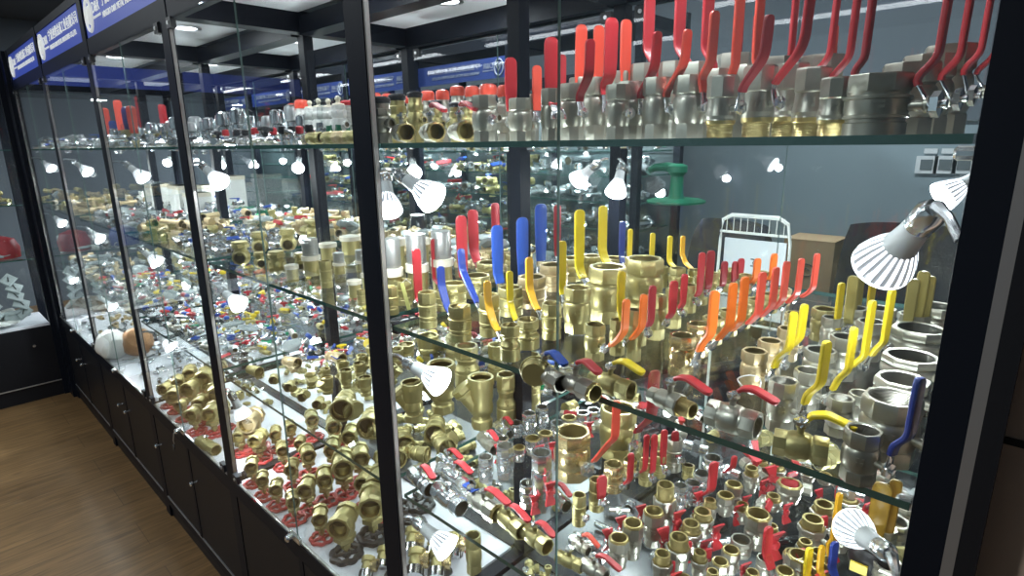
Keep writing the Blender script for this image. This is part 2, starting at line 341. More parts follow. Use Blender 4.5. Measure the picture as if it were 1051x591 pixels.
# ------------------------------------------------------------------ display cabinets
def cabinet(i):
    xr, xl = POSTS[i], POSTS[i+1]
    t = thing('display_cabinet', f'black framed glass display cabinet, {BAYN[i]} bay of the long island', 'display cabinet', (0, 0, 0), group='cabinets of the long island')
    h = 0.0275
    px = ([(-0.0435, 0.0135)] if i == 0 else []) + [(xl, h)]
    for (cx, hw) in px:
        for y in (YF, YM, YB):
            hw2 = hw if y == YF else 0.017
            ya, yb = (y-0.004, y+0.010) if y == YF else (y-0.016, y+0.016)
            MB().box((cx-hw2, ya, 0), (cx+hw2, yb, Z_TOP if y != YM else Z_BEAM), 'black_metal').obj('post', t, False)
        if i or cx < -0.5: MB().box((cx+hw+0.0005, YF-0.002, Z_DECK), (cx+hw+0.0045, YF+0.006, Z_BEAM), 'strip').obj('edge_strip', t, False)
    a, b = xl+h, (xr-h if i else xr-0.0135-0.008)
    # top beams, canopy boards, header
    for y0, y1 in ((YF-0.002, YF+0.03), (YM-0.03, YM+0.03), (YB-0.03, YB)):
        MB().box((a, y0, Z_BEAM), (b, y1, Z_SIGN0 if y0 < YM else 1.94), 'black_metal').obj('beam', t, False)
    MB().box((xl-0.03, YF+0.03, Z_BEAM+0.005), (xl+0.03, YB, 1.94), 'black_metal').obj('cross_beam', t, False)
    for y0, y1 in ((YF+0.03, YM-0.03), (YM+0.03, YB-0.03)):
        MB().box((a, y0, 1.936), (b, y1, 1.948), 'canopy').obj('canopy_panel', t, False)
        cx, cy = (a+b)/2, (y0+y1)/2
        d = MB().lathe([(0.048, 1.930), (0.048, 1.936), (0.036, 1.936), (0.034, 1.931)], 'steel', 20, TT(cx, cy, 0), False, False).obj('downlight_ring', t)
        MB().lathe([(0.034, 1.9325), (0.034, 1.9345)], 'downlens', 20, TT(cx, cy, 0)).obj('downlight_lens', t)
        light('AREA', 'canopy_downlight', (cx, cy, 1.928), (0, 0, -1), DOWN_W, size=0.07)
    for y_ in (YF+0.044, YM+0.044):  # unseen glowing tubes behind the beams, added to brighten the canopy boards
        MB().lathe([(0.004, 0), (0.007, 0.004), (0.007, b-a-0.034), (0.004, b-a-0.03)], 'tube', 12, TT(a+0.015, y_, 1.917) @ RY(PI/2)).obj('canopy_fill_tube', t)
    MB().box((a, YF-0.002, Z_SIGN1), (b, YF+0.03, Z_TOP), 'black_metal').obj('beam', t, False)
    MB().box((a, YF+0.012, Z_TOP), (b, YB, Z_TOP+0.01), 'black_metal').obj('roof_board', t, False)
    sign_parts(t, a+0.004, b-0.004, YF+0.006, Z_SIGN0, Z_SIGN1)
    # deck with black rails
    for y0, y1 in ((YF+0.008, YM-0.018), (YM+0.018, YB-0.01)):
        MB().box((a, y0, Z_DECK-0.015), (b, y1, Z_DECK), 'white_deck' if i > 1 or (i == 1 and y0 < YM) else 'dark_deck').obj('deck', t, False)
    MB().box((a, YM-0.018, Z_DECK-0.03), (b, YM+0.018, Z_DECK+0.004), 'black_metal').obj('rail', t, False)
    MB().box((a, YF-0.004, Z_DECK-0.045), (b, YF+0.008, Z_DECK+0.004), 'black_metal').box((a, YF-0.002, Z_DECK+0.004), (b, YF+0.004, Z_DECK+0.010), 'steel').obj('rail', t, False)
    MB().box((xl-0.018, YF+0.036, Z_DECK-0.03), (xl+0.018, YB-0.02, Z_DECK+0.004), 'black_metal').obj('rail', t, False)
    for zz in ((Z2,) if i == 0 else (Z3, Z2)):
        MB().box((xl-0.008, YF+0.036, zz-0.028), (xl+0.008, YB-0.02, zz-0.010), 'black_metal').obj('shelf_rail', t, False)
    # base
    MB().box((a, YF+0.010, 0.10), (b, YB-0.006, Z_DECK-0.045), 'base_panel').obj('base', t, False)
    MB().box((a, YF-0.004, 0.06), (b, YF+0.012, 0.095), 'black_metal').obj('plinth', t, False)
    MB().box((a, YF+0.004, 0.0), (b, YB, 0.058), 'base_panel').obj('plinth', t, False)
    MB().box((a, YF-0.005, 0.097), (b, YF+0.0045, 0.1005), 'steel').obj('sliding_track', t, False)
    m_ = (a+b)/2
    for k, (u0, u1) in enumerate(((a+0.003, m_-0.012), (m_+0.012, b-0.003))):
        d = MB().box((u0, YF-0.002, 0.105), (u1, YF+0.010, Z_DECK-0.05), 'base_panel').obj('cupboard_door', t, False)
        kx = u1-0.05 if k == 0 and i != 2 else u0+0.04
        kn = MB().lathe([(0.004, 0), (0.004, 0.012), (0.009, 0.016), (0.009, 0.022), (0.006, 0.025)], 'chrome', 14, TT(kx, YF-0.002, 0.36) @ RX(PI/2)).obj('knob', d)
    MB().box((m_-0.011, YF-0.004, 0.10), (m_+0.011, YF+0.010, Z_DECK-0.045), 'black_metal').obj('centre_stile', t, False)
    # glass doors front and back, with clips and a plunger lock at the foot
    for y in (YF-0.003, YB+0.001):
        for u0, u1 in ((a+0.006, m_-0.0008), (m_+0.0008, b-0.001)):
            mb = MB(); z0, z1, th = Z_DECK+0.012, Z_BEAM-0.004, 0.0035
            mb.box((u0, y-th/2, z0), (u1, y+th/2, z1), 'glass')
            k = mb.mi('door_edge')
            for f in mb.bm.faces:
                if abs(f.calc_center_median().x-m_) < 0.002: f.material_index = k
            d = mb.obj('glass_door', t, False)
            ex = u0 if u1 < m_+0.01 else u1
            s_ = 1 if u1 < m_+0.01 else -1
            for hz in (Z_BEAM-0.030, Z_DECK+0.016):
                MB().box((ex+s_*0.004, y-0.007, hz), (ex+s_*0.036, y+0.007, hz+0.026), 'black').lathe([(0.005, 0), (0.005, 0.003)], 'steel', 10, TT(ex+s_*0.02, y-0.007, hz+0.013) @ RX(PI/2)).obj('hinge', d, False)
        lk = MB().box((m_-0.028, y-0.010, Z_DECK+0.016), (m_+0.028, y-0.003, Z_DECK+0.034), 'chrome')
        lk.lathe([(0.010, 0), (0.010, 0.014), (0.007, 0.018)], 'chrome', 14, TT(m_-0.012, y-0.010, Z_DECK+0.025) @ RX(PI/2)).obj('lock', t)
        if i == 2 and y < 0.7:
            MB().tube([(m_-0.012, y-0.03, Z_DECK+0.022), (m_-0.02, y-0.034, Z_DECK-0.01), (m_-0.03, y-0.03, Z_DECK-0.03)], 0.0015, 'steel', 6).lathe([(0.0105, 0), (0.012, 0.002), (0.0105, 0.004)], 'black', 12, TT(m_-0.03, y-0.032, Z_DECK-0.042) @ RX(PI/2)).obj('key', t)
        MB().box((a+0.03, y-0.001, Z_BEAM-0.008), (b-0.03, y+0.004, Z_BEAM), 'black_metal').obj('header_strip', t, False)
    # glass shelves
    for zz in (Z1, Z2, Z3):
        mb = MB()
        y1 = YB-0.012
        mb.box((a+0.004, YF+0.012, zz-0.008), (b-0.004, y1, zz), 'shelf_glass')
        k = mb.mi('glass_edge')
        for f in mb.bm.faces:
            if abs(f.normal.z) < 0.5: f.material_index = k
        mb.obj('glass_shelf', t, False)
        for y in (YF+0.04, YM, YB-0.03):
            for ex, s_ in ((a, 1), (b, -1)):
                MB().lathe([(0.006, 0), (0.006, 0.016), (0.004, 0.018)], 'chrome', 10, TT(ex, y, zz-0.0155) @ RY(s_*PI/2)).obj('shelf_pin', t)
for i in range(5): cabinet(i)
# closed end frame beside the nearest post
t = thing('door_frame', 'dark frame with pale metal edge strip beside the nearest cabinet post', 'door frame', (0, 0, 0))
MB().box((-0.0300, YF-0.004, 0), (-0.0215, YF+0.03, 2.4), 'strip').obj('edge_strip', t, False)
MB().box((-0.0215, YF-0.004, 0), (-0.0075, YF+0.036, 2.4), 'base_panel').obj('jamb', t, False)

# ------------------------------------------------------------------ end cabinet across the aisle's far end
t = thing('display_cabinet', 'black glass display cabinet closing the far end of the aisle at right angles', 'display cabinet', (0, 0, 0), group='end cabinets')
XE = -4.55
for y in (0.54, -0.36, -1.26):
    MB().box((XE-0.04, y-0.022, 0), (XE, y+0.022, Z_TOP), 'black_metal').obj('post', t, False)
    MB().box((XE-0.42, y-0.022, 0), (XE-0.38, y+0.022, Z_TOP), 'black_metal').obj('post', t, False)
MB().box((XE-0.002, 0.545, 0), (-4.438, 0.59, Z_TOP), 'black_metal').obj('filler', t, False)
for y0, y1 in ((-0.338, 0.518), (-1.238, -0.382)):
    MB().box((XE-0.42, y0, 0.0), (XE-0.012, y1, 0.10), 'base_panel').obj('plinth', t, False)
    MB().box((XE-0.42, y0, 0.10), (XE-0.008, y1, 0.47), 'base_panel').obj('base', t, False)
    MB().box((XE-0.010, y0, 0.098), (XE-0.002, y1, 0.104), 'steel').obj('sliding_track', t, False)
    MB().box((XE-0.40, y0, 0.47), (XE-0.01, y1, 0.482), 'white_deck').obj('deck', t, False)
    MB().box((XE-0.42, y0, Z_BEAM), (XE, y1, 1.925), 'black_metal').obj('beam', t, False)
    MB().box((XE-0.42, y0, 2.055), (XE, y1, Z_TOP), 'black_metal').obj('beam', t, False)
    MB().box((XE-0.012, y0, 1.925), (XE-0.004, y1, 2.055), 'sign').obj('sign_panel', t, False)
    MB().box((XE-0.010, y0, 0.49), (XE-0.005, y1, Z_BEAM), 'glass').obj('glass_door', t, False)
    for zz in (0.90, Z2, Z1):
        mb = MB().box((XE-0.38, y0+0.004, zz-0.008), (XE-0.02, y1-0.004, zz), 'shelf_glass'); k = mb.mi('glass_edge')
        for f in mb.bm.faces:
            if abs(f.normal.z) < 0.5: f.material_index = k
        mb.obj('glass_shelf', t, False)
    MB().lathe([(0.004, 0), (0.004, 0.012), (0.009, 0.016), (0.008, 0.024)], 'chrome', 12, TT(XE-0.008, y1-0.10, 0.36) @ RY(PI/2)).obj('knob', t)
    light('AREA', 'end_cabinet_light', (XE-0.2, (y0+y1)/2, 1.86), (0, 0, -1), DOWN_W*1.6, size=0.08)

# ------------------------------------------------------------------ swivel LED spotlights
LAMP_PARTS = {}
def lamp_meshes():
    arm = None
    sock = MB().lathe([(0.004, -0.052), (0.009, -0.050), (0.0125, -0.044), (0.0125, -0.032), (0.0105, -0.030), (0.0115, -0.022)], 'chrome', 20).mesh('lamp_socket')
    body = MB().lathe([(0.0115, -0.024), (0.012, -0.012), (0.0135, 0.0), (0.0150, 0.006)], 'lampwhite', 20).mesh('collar')
    mb = MB()
    n = 80; km = mb.mi('finglow'); kg = mb.mi('fin_gap'); prev = None; lvl = 0
    for (r0, z) in ((0.0145, 0.005), (0.020, 0.016), (0.0245, 0.028), (0.0265, 0.036), (0.0265, 0.040)):
        vs = []
        for i in range(n):
            a = 2*PI*i/n; r = r0*(1.0 if i % 4 else 0.90) if z < 0.035 else r0
            vs.append(mb.bm.verts.new((r*math.cos(a), r*math.sin(a), z)))
        if prev:
            for i in range(n):
                f = mb.bm.faces.new((prev[i], prev[(i+1) % n], vs[(i+1) % n], vs[i])); f.material_index = km if (i % 4 in (1, 2) or lvl == 4) else kg
        prev = vs; lvl += 1
    fins = mb.mesh('heat_sink')
    lens = MB().lathe([(0.0255, 0.0385), (0.0255, 0.040), (0.020, 0.0425), (0.010, 0.044)], 'lens', 24).mesh('lens')
    return sock, body, fins, lens
def spot(joint, lens_at, post, label, power=1.0, size=1.0):
    joint, lens_at, post = Vector(joint), Vector(lens_at), Vector(post)
    if post.y < 0.62: post.y = 0.572
    d = (lens_at-joint).normalized(); up = Vector((0, 0, 1)); X = d.cross(up).normalized(); Y = d.cross(X)
    t = thing('spotlight', label, 'spotlight', joint, (X, Y, d), 'swivel spotlights inside the cabinets')
    s_, b_, f_, l_ = cached('lamp', lamp_meshes)
    for nm, me in (('lamp_socket', s_), ('collar', b_), ('heat_sink', f_), ('lens', l_)): link(nm, me, t, (0, 0, 0.052*size), None, (size,)*3)
    inv = t.matrix_world.inverted()
    pts = [inv @ post, inv @ ((post+joint)/2+Vector((0, 0, 0.004))), inv @ joint, Vector((0, 0, 0.006))]
    MB().tube(pts, [0.004, 0.004, 0.006, 0.006], 'chrome', 8).obj('swivel_arm', t)
    L_ = light('POINT', 'spotlight_glow', joint+d*(0.052*size+0.060*size), d, SPOT_W*power*0.75); L_.data.shadow_soft_size = 0.012
def spot_px(jp, lp, yj, yl, post, label, power=1.0, size=1.0): spot(on_y(*jp, yj), on_y(*lp, yl), post, label, power, size)
spot_px((962, 212), (924, 252), 0.60, 0.635, (-0.057, 0.60, 1.47), 'large bright spotlight hanging at the nearest post, under the top shelf', 0.40, 1.05)
spot_px((915, 570), (884, 548), 0.60, 0.64, (-0.057, 0.60, 1.14), 'spotlight low at the nearest post, under the middle shelf', 0.6, 0.8)
spot_px((407, 176), (440, 200), 0.59, 0.60, (-0.860, 0.60, 1.505), 'spotlight aimed down beside the second post, under the top shelf')
spot_px((395, 177), (397, 200), 0.66, 0.64, (-0.910, 0.60, 1.505), 'spotlight showing its round face, behind the second post under the top shelf')
spot_px((415, 370), (444, 387), 0.59, 0.60, (-0.860, 0.60, 1.175), 'spotlight beside the second post, under the middle shelf')
spot_px((425, 533), (452, 556), 0.59, 0.60, (-0.860, 0.60, 0.83), 'spotlight beside the second post, under the lower shelf')
spot_px((206, 168), (228, 189), 0.60, 0.62, (-1.756, 0.60, 1.505), 'spotlight beside the third post, under the top shelf')
spot_px((225, 296), (244, 311), 0.60, 0.62, (-1.756, 0.60, 1.175), 'spotlight beside the third post, under the middle shelf')
spot_px((236, 402), (247, 422), 0.60, 0.62, (-1.756, 0.60, 0.83), 'spotlight beside the third post, under the lower shelf')
spot_px((639, 168), (634, 189), 1.30, 1.26, (-0.870, 1.32, 1.505), 'spotlight facing the viewer on the back post behind the yellow levers')
spot_px((615, 166), (596, 182), 1.31, 1.31, (-0.902, 1.32, 1.505), 'spotlight turned sideways on the back post behind the yellow levers', 0.6)
for j, X in enumerate(POSTS[3:], 3):
    for zz in (Z1, Z2, Z3):
        o_ = 'fourth fifth sixth'.split()[j-3]
        spot((X+0.05, 0.61, zz-0.055), (X+0.10, 0.64, zz-0.10), (X+0.018, 0.60, zz-0.05), f'small added spotlight at the {o_} front post, under the {LEVN[zz]} shelf', 1.3)
for j, X in enumerate(POSTS[1:], 1):  # back post spotlights, added for the light they give
    for zz in ((Z2, Z3) if j == 1 else (Z1, Z2, Z3)):
        o_ = 'second third fourth fifth sixth'.split()[j-1]
        spot((X+0.05, 1.30, zz-0.055), (X+0.11, 1.26, zz-0.095), (X+0.018, 1.32, zz-0.05), f'small added spotlight at the {o_} back post, under the {LEVN[zz]} shelf', 1.2)
for zz in (Z1, Z2, Z3):  # more of the added ones, at the nearest back post
    spot((-0.10, 1.30, zz-0.055), (-0.15, 1.26, zz-0.095), (-0.065, 1.32, zz-0.05), f'small added spotlight at the nearest back post, under the {LEVN[zz]} shelf', 1.0)
spot((-0.10, 0.62, Z3-0.055), (-0.15, 0.66, Z3-0.10), (-0.065, 0.60, Z3-0.05), 'spotlight at the nearest post, under the lower shelf', 1.0)

# ================================================================== goods
ORD = ['first', 'second', 'third', 'fourth', 'fifth', 'sixth', 'seventh', 'eighth', 'ninth', 'tenth', 'eleventh', 'twelfth', 'thirteenth', 'fourteenth', 'fifteenth',
       'sixteenth', 'seventeenth', 'eighteenth', 'nineteenth', 'twentieth']
def ordinal(i, n):
    if n == 1: return None
    if i == 0: return 'leftmost'
    if i == n-1: return 'rightmost'
    if i < 20 and i <= n/2: return ORD[i]+' from left'
    if n-1-i < 20: return ORD[n-1-i]+' from right'
    return ORD[i % 20]+' past twentieth from left'
PENDING = {}
def later(o, base, suffix=''):
    """things with the same base words are told apart by their order across the picture once all stand."""
    PENDING.setdefault((base, suffix), []).append(o)
def words_(s): return len(s.replace(',', ' ').split())
def finish_labels():
    for (base, suffix), L in PENDING.items():
        L.sort(key=lambda o: px_x(o.matrix_world.translation))
        for i, o in enumerate(L):
            q = ordinal(i, len(L))
            s = f'{base} {suffix}'.strip() + (f', {q}' if q else '')
            for a, c in ((' plated', ''), ('on the ', ''), ('in the ', ''), ('small ', ''), ('the ', ''), (' ball', ''), ('white collar and ', ''), (' standing', '')):
                if words_(s) > 16: s = s.replace(a, c)
            o['label'] = s

# ---- valve bodies: unit width across, unit height
def body_mesh(kind, m, top, bore='bore_thread'):
    mb = MB()
    def bore_in(z0, r, z1): return [(r, z0, 0, bore), (r*0.97, z1, 0, bore), (r*0.6, z1-0.02, 0, 'bore')]
    if kind == 'plain':      # hexagon-ended, bulged middle
        mb.lathe([(0.30, 0.0, 8), (0.47, 0.0, 8), (0.475, 0.02, 8), (0.475, 0.22, 8), (0.44, 0.245), (0.455, 0.27), (0.49, 0.34), (0.50, 0.46), (0.49, 0.60), (0.46, 0.66), (0.43, 0.68), (0.43, 0.71),
                  (0.49, 0.725, 8), (0.50, 0.74, 8), (0.50, 0.965, 8), (0.48, 1.0, 8), (0.40, 1.0), (0.385, 0.985)] + bore_in(0.98, 0.38, 0.62), m, 32)
    elif kind == 'ringed':   # slim with raised rings
        mb.lathe([(0.30, 0.0), (0.46, 0.0), (0.46, 0.20), (0.43, 0.22), (0.43, 0.27), (0.48, 0.285), (0.48, 0.32), (0.455, 0.335), (0.47, 0.42), (0.47, 0.58), (0.50, 0.60), (0.50, 0.635), (0.44, 0.655), (0.44, 0.70),
                  (0.48, 0.715, 8), (0.48, 0.97, 8), (0.46, 1.0, 8), (0.38, 1.0), (0.37, 0.985)] + bore_in(0.98, 0.36, 0.65), m, 32)
    elif kind == 'waist':    # coupling with deep waist
        mb.lathe([(0.30, 0.0), (0.50, 0.0), (0.50, 0.34), (0.46, 0.36), (0.50, 0.38), (0.50, 0.44), (0.41, 0.50), (0.37, 0.57), (0.40, 0.64), (0.46, 0.68), (0.44, 0.71), (0.47, 0.73, 8), (0.50, 0.76, 8), (0.50, 0.97, 8), (0.47, 1.0, 8), (0.38, 1.0)] + bore_in(0.99, 0.37, 0.7), m, 32)
    elif kind == 'male':     # body, big nut and a brass threaded tail on top
        mb.lathe([(0.25, 0.0), (0.34, 0.0, 8), (0.34, 0.16, 8), (0.36, 0.18), (0.40, 0.22), (0.41, 0.45), (0.38, 0.50), (0.36, 0.52), (0.47, 0.53), (0.50, 0.56, 8), (0.50, 0.70, 8), (0.46, 0.73, 8), (0.37, 0.735, 0, top),
                  (0.36, 0.76, 0, top), (0.37, 0.96, 0, top), (0.35, 1.0, 0, top), (0.28, 1.0, 0, top), (0.27, 0.98, 0, 'bore_brass'), (0.26, 0.55, 0, 'bore_brass')], m, 32)
    elif kind == 'nut':      # nut topped body, hexagon rim
        mb.lathe([(0.25, 0.0), (0.38, 0.0, 8), (0.38, 0.18, 8), (0.36, 0.20), (0.43, 0.26), (0.44, 0.48), (0.40, 0.52), (0.38, 0.58), (0.47, 0.62, 8), (0.50, 0.66, 8), (0.50, 0.94, 8), (0.47, 0.98, 8, top), (0.42, 1.0, 0, top),
                  (0.36, 1.0, 0, top), (0.35, 0.98, 0, 'bore_brass'), (0.33, 0.60, 0, 'bore_brass')], m, 32)
    elif kind == 'footed':   # wide nickel body on brass threaded foot
        mb.lathe([(0.30, 0.0, 0, 'thread'), (0.42, 0.0, 0, 'thread'), (0.42, 0.20, 0, 'thread'), (0.47, 0.22, 0, 'brass_thread'), (0.49, 0.28, 0, 'brass_thread'), (0.48, 0.30), (0.50, 0.36), (0.47, 0.44), (0.44, 0.52), (0.44, 0.64), (0.50, 0.66, 8), (0.50, 0.97, 8), (0.47, 1.0, 8), (0.38, 1.0)] + bore_in(0.99, 0.37, 0.7), m, 32)
    return mb.mesh(kind+'_body')
def emboss(kind, m):         # cast size marks on the body wall
    mb = MB()
    for k, (x, z, ww, hh) in enumerate(((-0.08, 0.54, 0.10, 0.05), (0.06, 0.54, 0.08, 0.05), (-0.08, 0.46, 0.06, 0.05), (0.03, 0.46, 0.12, 0.05))):
        mb.box((x, -0.515, z-hh/2), (x+ww*0.7, -0.46, z+hh/2), m)
    return mb.mesh('cast_mark')

def curve_pts(P, n=5):
    """round the inner corners of a polyline in XZ."""
    out = [P[0]]
    for i in range(1, len(P)-1):
        a, b, c = (Vector((q[0], q[1])) for q in (P[i-1], P[i], P[i+1]))
        l = min((a-b).length, (c-b).length)*0.28
        p0, p2 = b+(a-b).normalized()*l, b+(c-b).normalized()*l
        for k in range(n+1):
            t = k/n; q = p0*(1-t)**2 + b*2*t*(1-t) + p2*t*t; out.append((q.x, q.y))
    out.append(P[-1]); return out
def lever_parts(root, P, wid, th, col, metal='chrome', bare=0.2):
    """metal bar root then vinyl grip (child of the lever) along path P in local XZ."""
    pts = curve_pts(P)
    L = [0]
    for a, b in zip(pts, pts[1:]): L.append(L[-1]+math.hypot(b[0]-a[0], b[1]-a[1]))
    tot = L[-1]; cut = tot*bare
    def at(s):
        for k in range(len(L)-1):
            if L[k+1] >= s:
                f = (s-L[k])/max(1e-9, L[k+1]-L[k]); return (pts[k][0]+(pts[k+1][0]-pts[k][0])*f, pts[k][1]+(pts[k+1][1]-pts[k][1])*f)
        return pts[-1]
    A = [at(cut*k/4) for k in range(5)] + [at(cut+tot*0.03)]
    lev = MB().strip(A, [wid*1.15, wid*1.1, wid*0.85, wid*0.75, wid*0.72, wid*0.72], th*0.8, metal).obj('lever', root)
    n = 22; G = [at(cut+(tot-cut)*k/n) for k in range(n)]
    e = at(tot); d = (Vector(e)-Vector(at(tot*0.97))).normalized(); ws = [wid*(0.80+0.20*min(1, k/10)) for k in range(n)]
    for s_, f in ((tot-wid*0.40, 1.0), (tot-wid*0.24, 0.93), (tot-wid*0.10, 0.75), (tot-wid*0.02, 0.45), (tot, 0.18)): G.append(at(s_)); ws.append(wid*f)
    G2, W2 = [], []
    for q, ww in sorted(zip([0]*0 or range(len(G)), range(len(G)))): G2.append(G[q]); W2.append(ws[q])
    # drop path points that lie past the rounded end's start
    keep = [k for k in range(len(G)) if k >= n or (Vector(G[k])-Vector(e)).length > wid*0.42]
    MB().strip([G[k] for k in keep], [ws[k] for k in keep], th*1.9, col).obj('grip', lev)
    return lev
def stem_mesh(r, L, m):
    return MB().lathe([(r*0.55, 0), (r*0.55, L*0.45), (r*0.75, L*0.5), (r*0.75, L*0.62), (r*0.4, L*0.64), (r*0.4, L*0.8)], m, 16, RY(PI/2)).lathe(
        [(r*0.35, L*0.70), (r*1.15, L*0.72, 6), (r*1.2, L*0.98, 6), (r*0.4, L*1.02), (r*0.4, L*1.18), (r*0.2, L*1.2)], 'chrome', 18, RY(PI/2)).mesh('stem')
def wing_mesh(s, col):       # butterfly handle, local +X out of stem
    mb = MB().lathe([(s*0.30, 0), (s*0.34, s*0.1), (s*0.30, s*0.42), (s*0.18, s*0.5)], col, 16, RY(PI/2))
    for sg in (1, -1):
        mb.bm.verts.ensure_lookup_table()
        T = Matrix.Translation((s*0.15, 0, 0)) @ Matrix.Rotation(sg*0.0, 4, 'X')
        pts = [(0.0, 0.12*sg), (0.06, 0.5*sg), (0.22, 0.82*sg), (0.30, 1.02*sg)]
        k = mb.mi(col); prev = None
        for (x, z), ww in zip(pts, (0.26, 0.30, 0.46, 0.50)):
            sec = [mb.bm.verts.new(T @ Vector((s*(x+dx), s*ww*dy, s*z))) for dx, dy in ((-.09, -1), (-.09, 1), (.09, 1), (.09, -1))]
            if prev:
                for j in range(4):
                    f = mb.bm.faces.new((prev[j], prev[(j+1) % 4], sec[(j+1) % 4], sec[j])); f.material_index = k
            else: mb.bm.faces.new(sec).material_index = k
            prev = sec
        mb.bm.faces.new(prev).material_index = k
    return mb.mesh('butterfly_handle')

def place(px, py, z, wpx, topy=None, Y=None):
    """base centre, width and height in metres of an upright thing whose foot, width and top are read off the photograph."""
    P = on_z(px, py, z) if Y is None else on_y(px, 142, Y)
    zc = depth((P.x, P.y, z)); W = wpx*zc/F_PX
    u = Vector((P.x, P.y, 0)).normalized()
    C = Vector((P.x, P.y, z)) + (u*W*0.5 if Y is None else Vector((0, 0, 0)))
    H = None
    if topy is not None:
        d = ray(px, topy); dist = math.hypot(C.x, C.y) + (W*0.5 if Y is None else 0)
        H = EYE.z + d.z*dist/math.hypot(d.x, d.y) - z
    return C, W, H

METALN = {'brass': 'brass', 'brass_pale': 'pale brass', 'brass_bright': 'bright brass', 'nickel': 'nickel plated', 'nickel_dark': 'dull nickel plated', 'chrome': 'chrome plated'}
COLN = {'red': 'red', 'orangered': 'coral red', 'darkred': 'dark red', 'orange': 'orange', 'yellow': 'yellow', 'amber': 'amber', 'olive': 'olive yellow', 'ochre': 'ochre', 'blue': 'blue', 'navy': 'dark blue'}
def upright(px, py, z, wpx, topy, m='brass', kind='plain', tip=None, col='red', d=1, lw=None, Y=None, wings=None, where='', top='thread', group=None, stem=True, print_=None, foot=None, spin=None):
    C, W, H = place(px, py, z, wpx, topy, Y)
    if spin is None: spin = -0.42 if d in (1, -1) else 0
    return upright_at(C, W, H, m, kind, tip, col, d, lw, wings, where, top, group, stem, print_, foot, spin)
def upright_at(C, W, H, m='brass', kind='plain', tip=None, col='red', d=1, lw=None, wings=None, where='', top='thread', group=None, stem=True, print_=None, foot=None, spin=0.0, path=None):
    ax = {1: Vector((1, 0, 0)), -1: Vector((-1, 0, 0)), 'f': Vector((0, -1, 0)), 'b': Vector((0, 1, 0))}[d]
    Z = Vector((0, 0, 1)); ax = Matrix.Rotation(spin, 3, 'Z') @ ax; Yl = Z.cross(ax)
    what = METALN[m] + {'plain': ' ball valve', 'ringed': ' ringed ball valve', 'waist': ' waisted ball valve', 'male': ' union ball valve', 'nut': ' ball valve', 'footed': ' threaded-foot ball valve'}[kind]
    size = 'large ' if W > 0.062 else ('small ' if W < 0.034 else '')
    hn = f' with {COLN[col]} lever' if tip is not None or path else (f' with {COLN[wings]} butterfly handle' if wings else '')
    t = thing('ball_valve', '', 'valve', C, (ax, Yl, Z), group or 'ball valves standing on the shelves')
    later(t, f'{size}{what}{hn}', where)
    bore = 'bore_thread' if m.startswith('nick') or m == 'chrome' else 'bore_brass'
    b = link('body', cached(('body', kind, m, top), lambda: body_mesh(kind, m, top, bore)), t, scale=(W, W, H))
    if W > 0.03:
        q = link('cast_mark', cached(('mark', m), lambda: emboss(kind, m)), t, scale=(W, W, H))
        v = Vector((-C.x, -C.y, 0)); a = math.atan2(v.dot(Yl), v.dot(ax)); q.rotation_euler = (0, 0, a+PI/2)
    if not stem: return t
    zs = 0.47*H; rs = W*0.47; Ls = max(0.015, W*0.42)
    link('stem', cached(('stem', round(W, 3), m), lambda: stem_mesh(max(0.0065, W*0.17), Ls, m)), t, (rs, 0, zs))
    if path:
        lever_parts(t, path, lw or W*0.28, 0.0026, col)
    if tip is not None:
        nrm = Yl
        def hit(q):
            if d in (1, -1): r_ = ray(*q); return EYE + r_*((C-EYE).dot(nrm)/r_.dot(nrm))
            return on_y(q[0], q[1], C.y + ax.y*(rs+Ls*1.6))
        P = hit(tip)
        L = max(P.z-C.z, zs+0.02)
        x0 = rs+Ls*0.75
        tt = (P-C).dot(ax) if d in (1, -1) else x0+0.012
        tt = max(W*0.05, min(tt, x0+0.17))
        if foot is not None and d in (1, -1):
            Q = hit(foot); fx, zf = (Q-C).dot(ax), Q.z-C.z
            fx = min(max(fx, x0*0.6), max(tt, x0*0.6)); zf = max(zs+0.004, min(zf, L*0.8))
            zb = min(zf + abs(tt-fx)*0.85 + 0.004, zf+(L-zf)*0.5)
            P_ = [(x0, zs-0.004), (fx, zf), (fx+(tt-fx)*0.93, zb), (tt, L)]
        else:
            kick = tt-x0; zb = zs + max(0.010, min(abs(kick)*0.85, (L-zs)*0.5))
            P_ = [(x0, zs-0.005), (x0+kick*0.1, zs+0.008), (tt-kick*0.06, zb+0.006), (tt, L)]
        lv = lever_parts(t, P_, lw or max(0.008, W*0.26), 0.0026, col)
    if wings:
        s_ = max(0.019, W*0.56)
        link('handle', cached(('wing', round(s_, 3), wings), lambda: wing_mesh(s_, wings)), t, (rs+Ls*0.7, 0, zs))
    return t

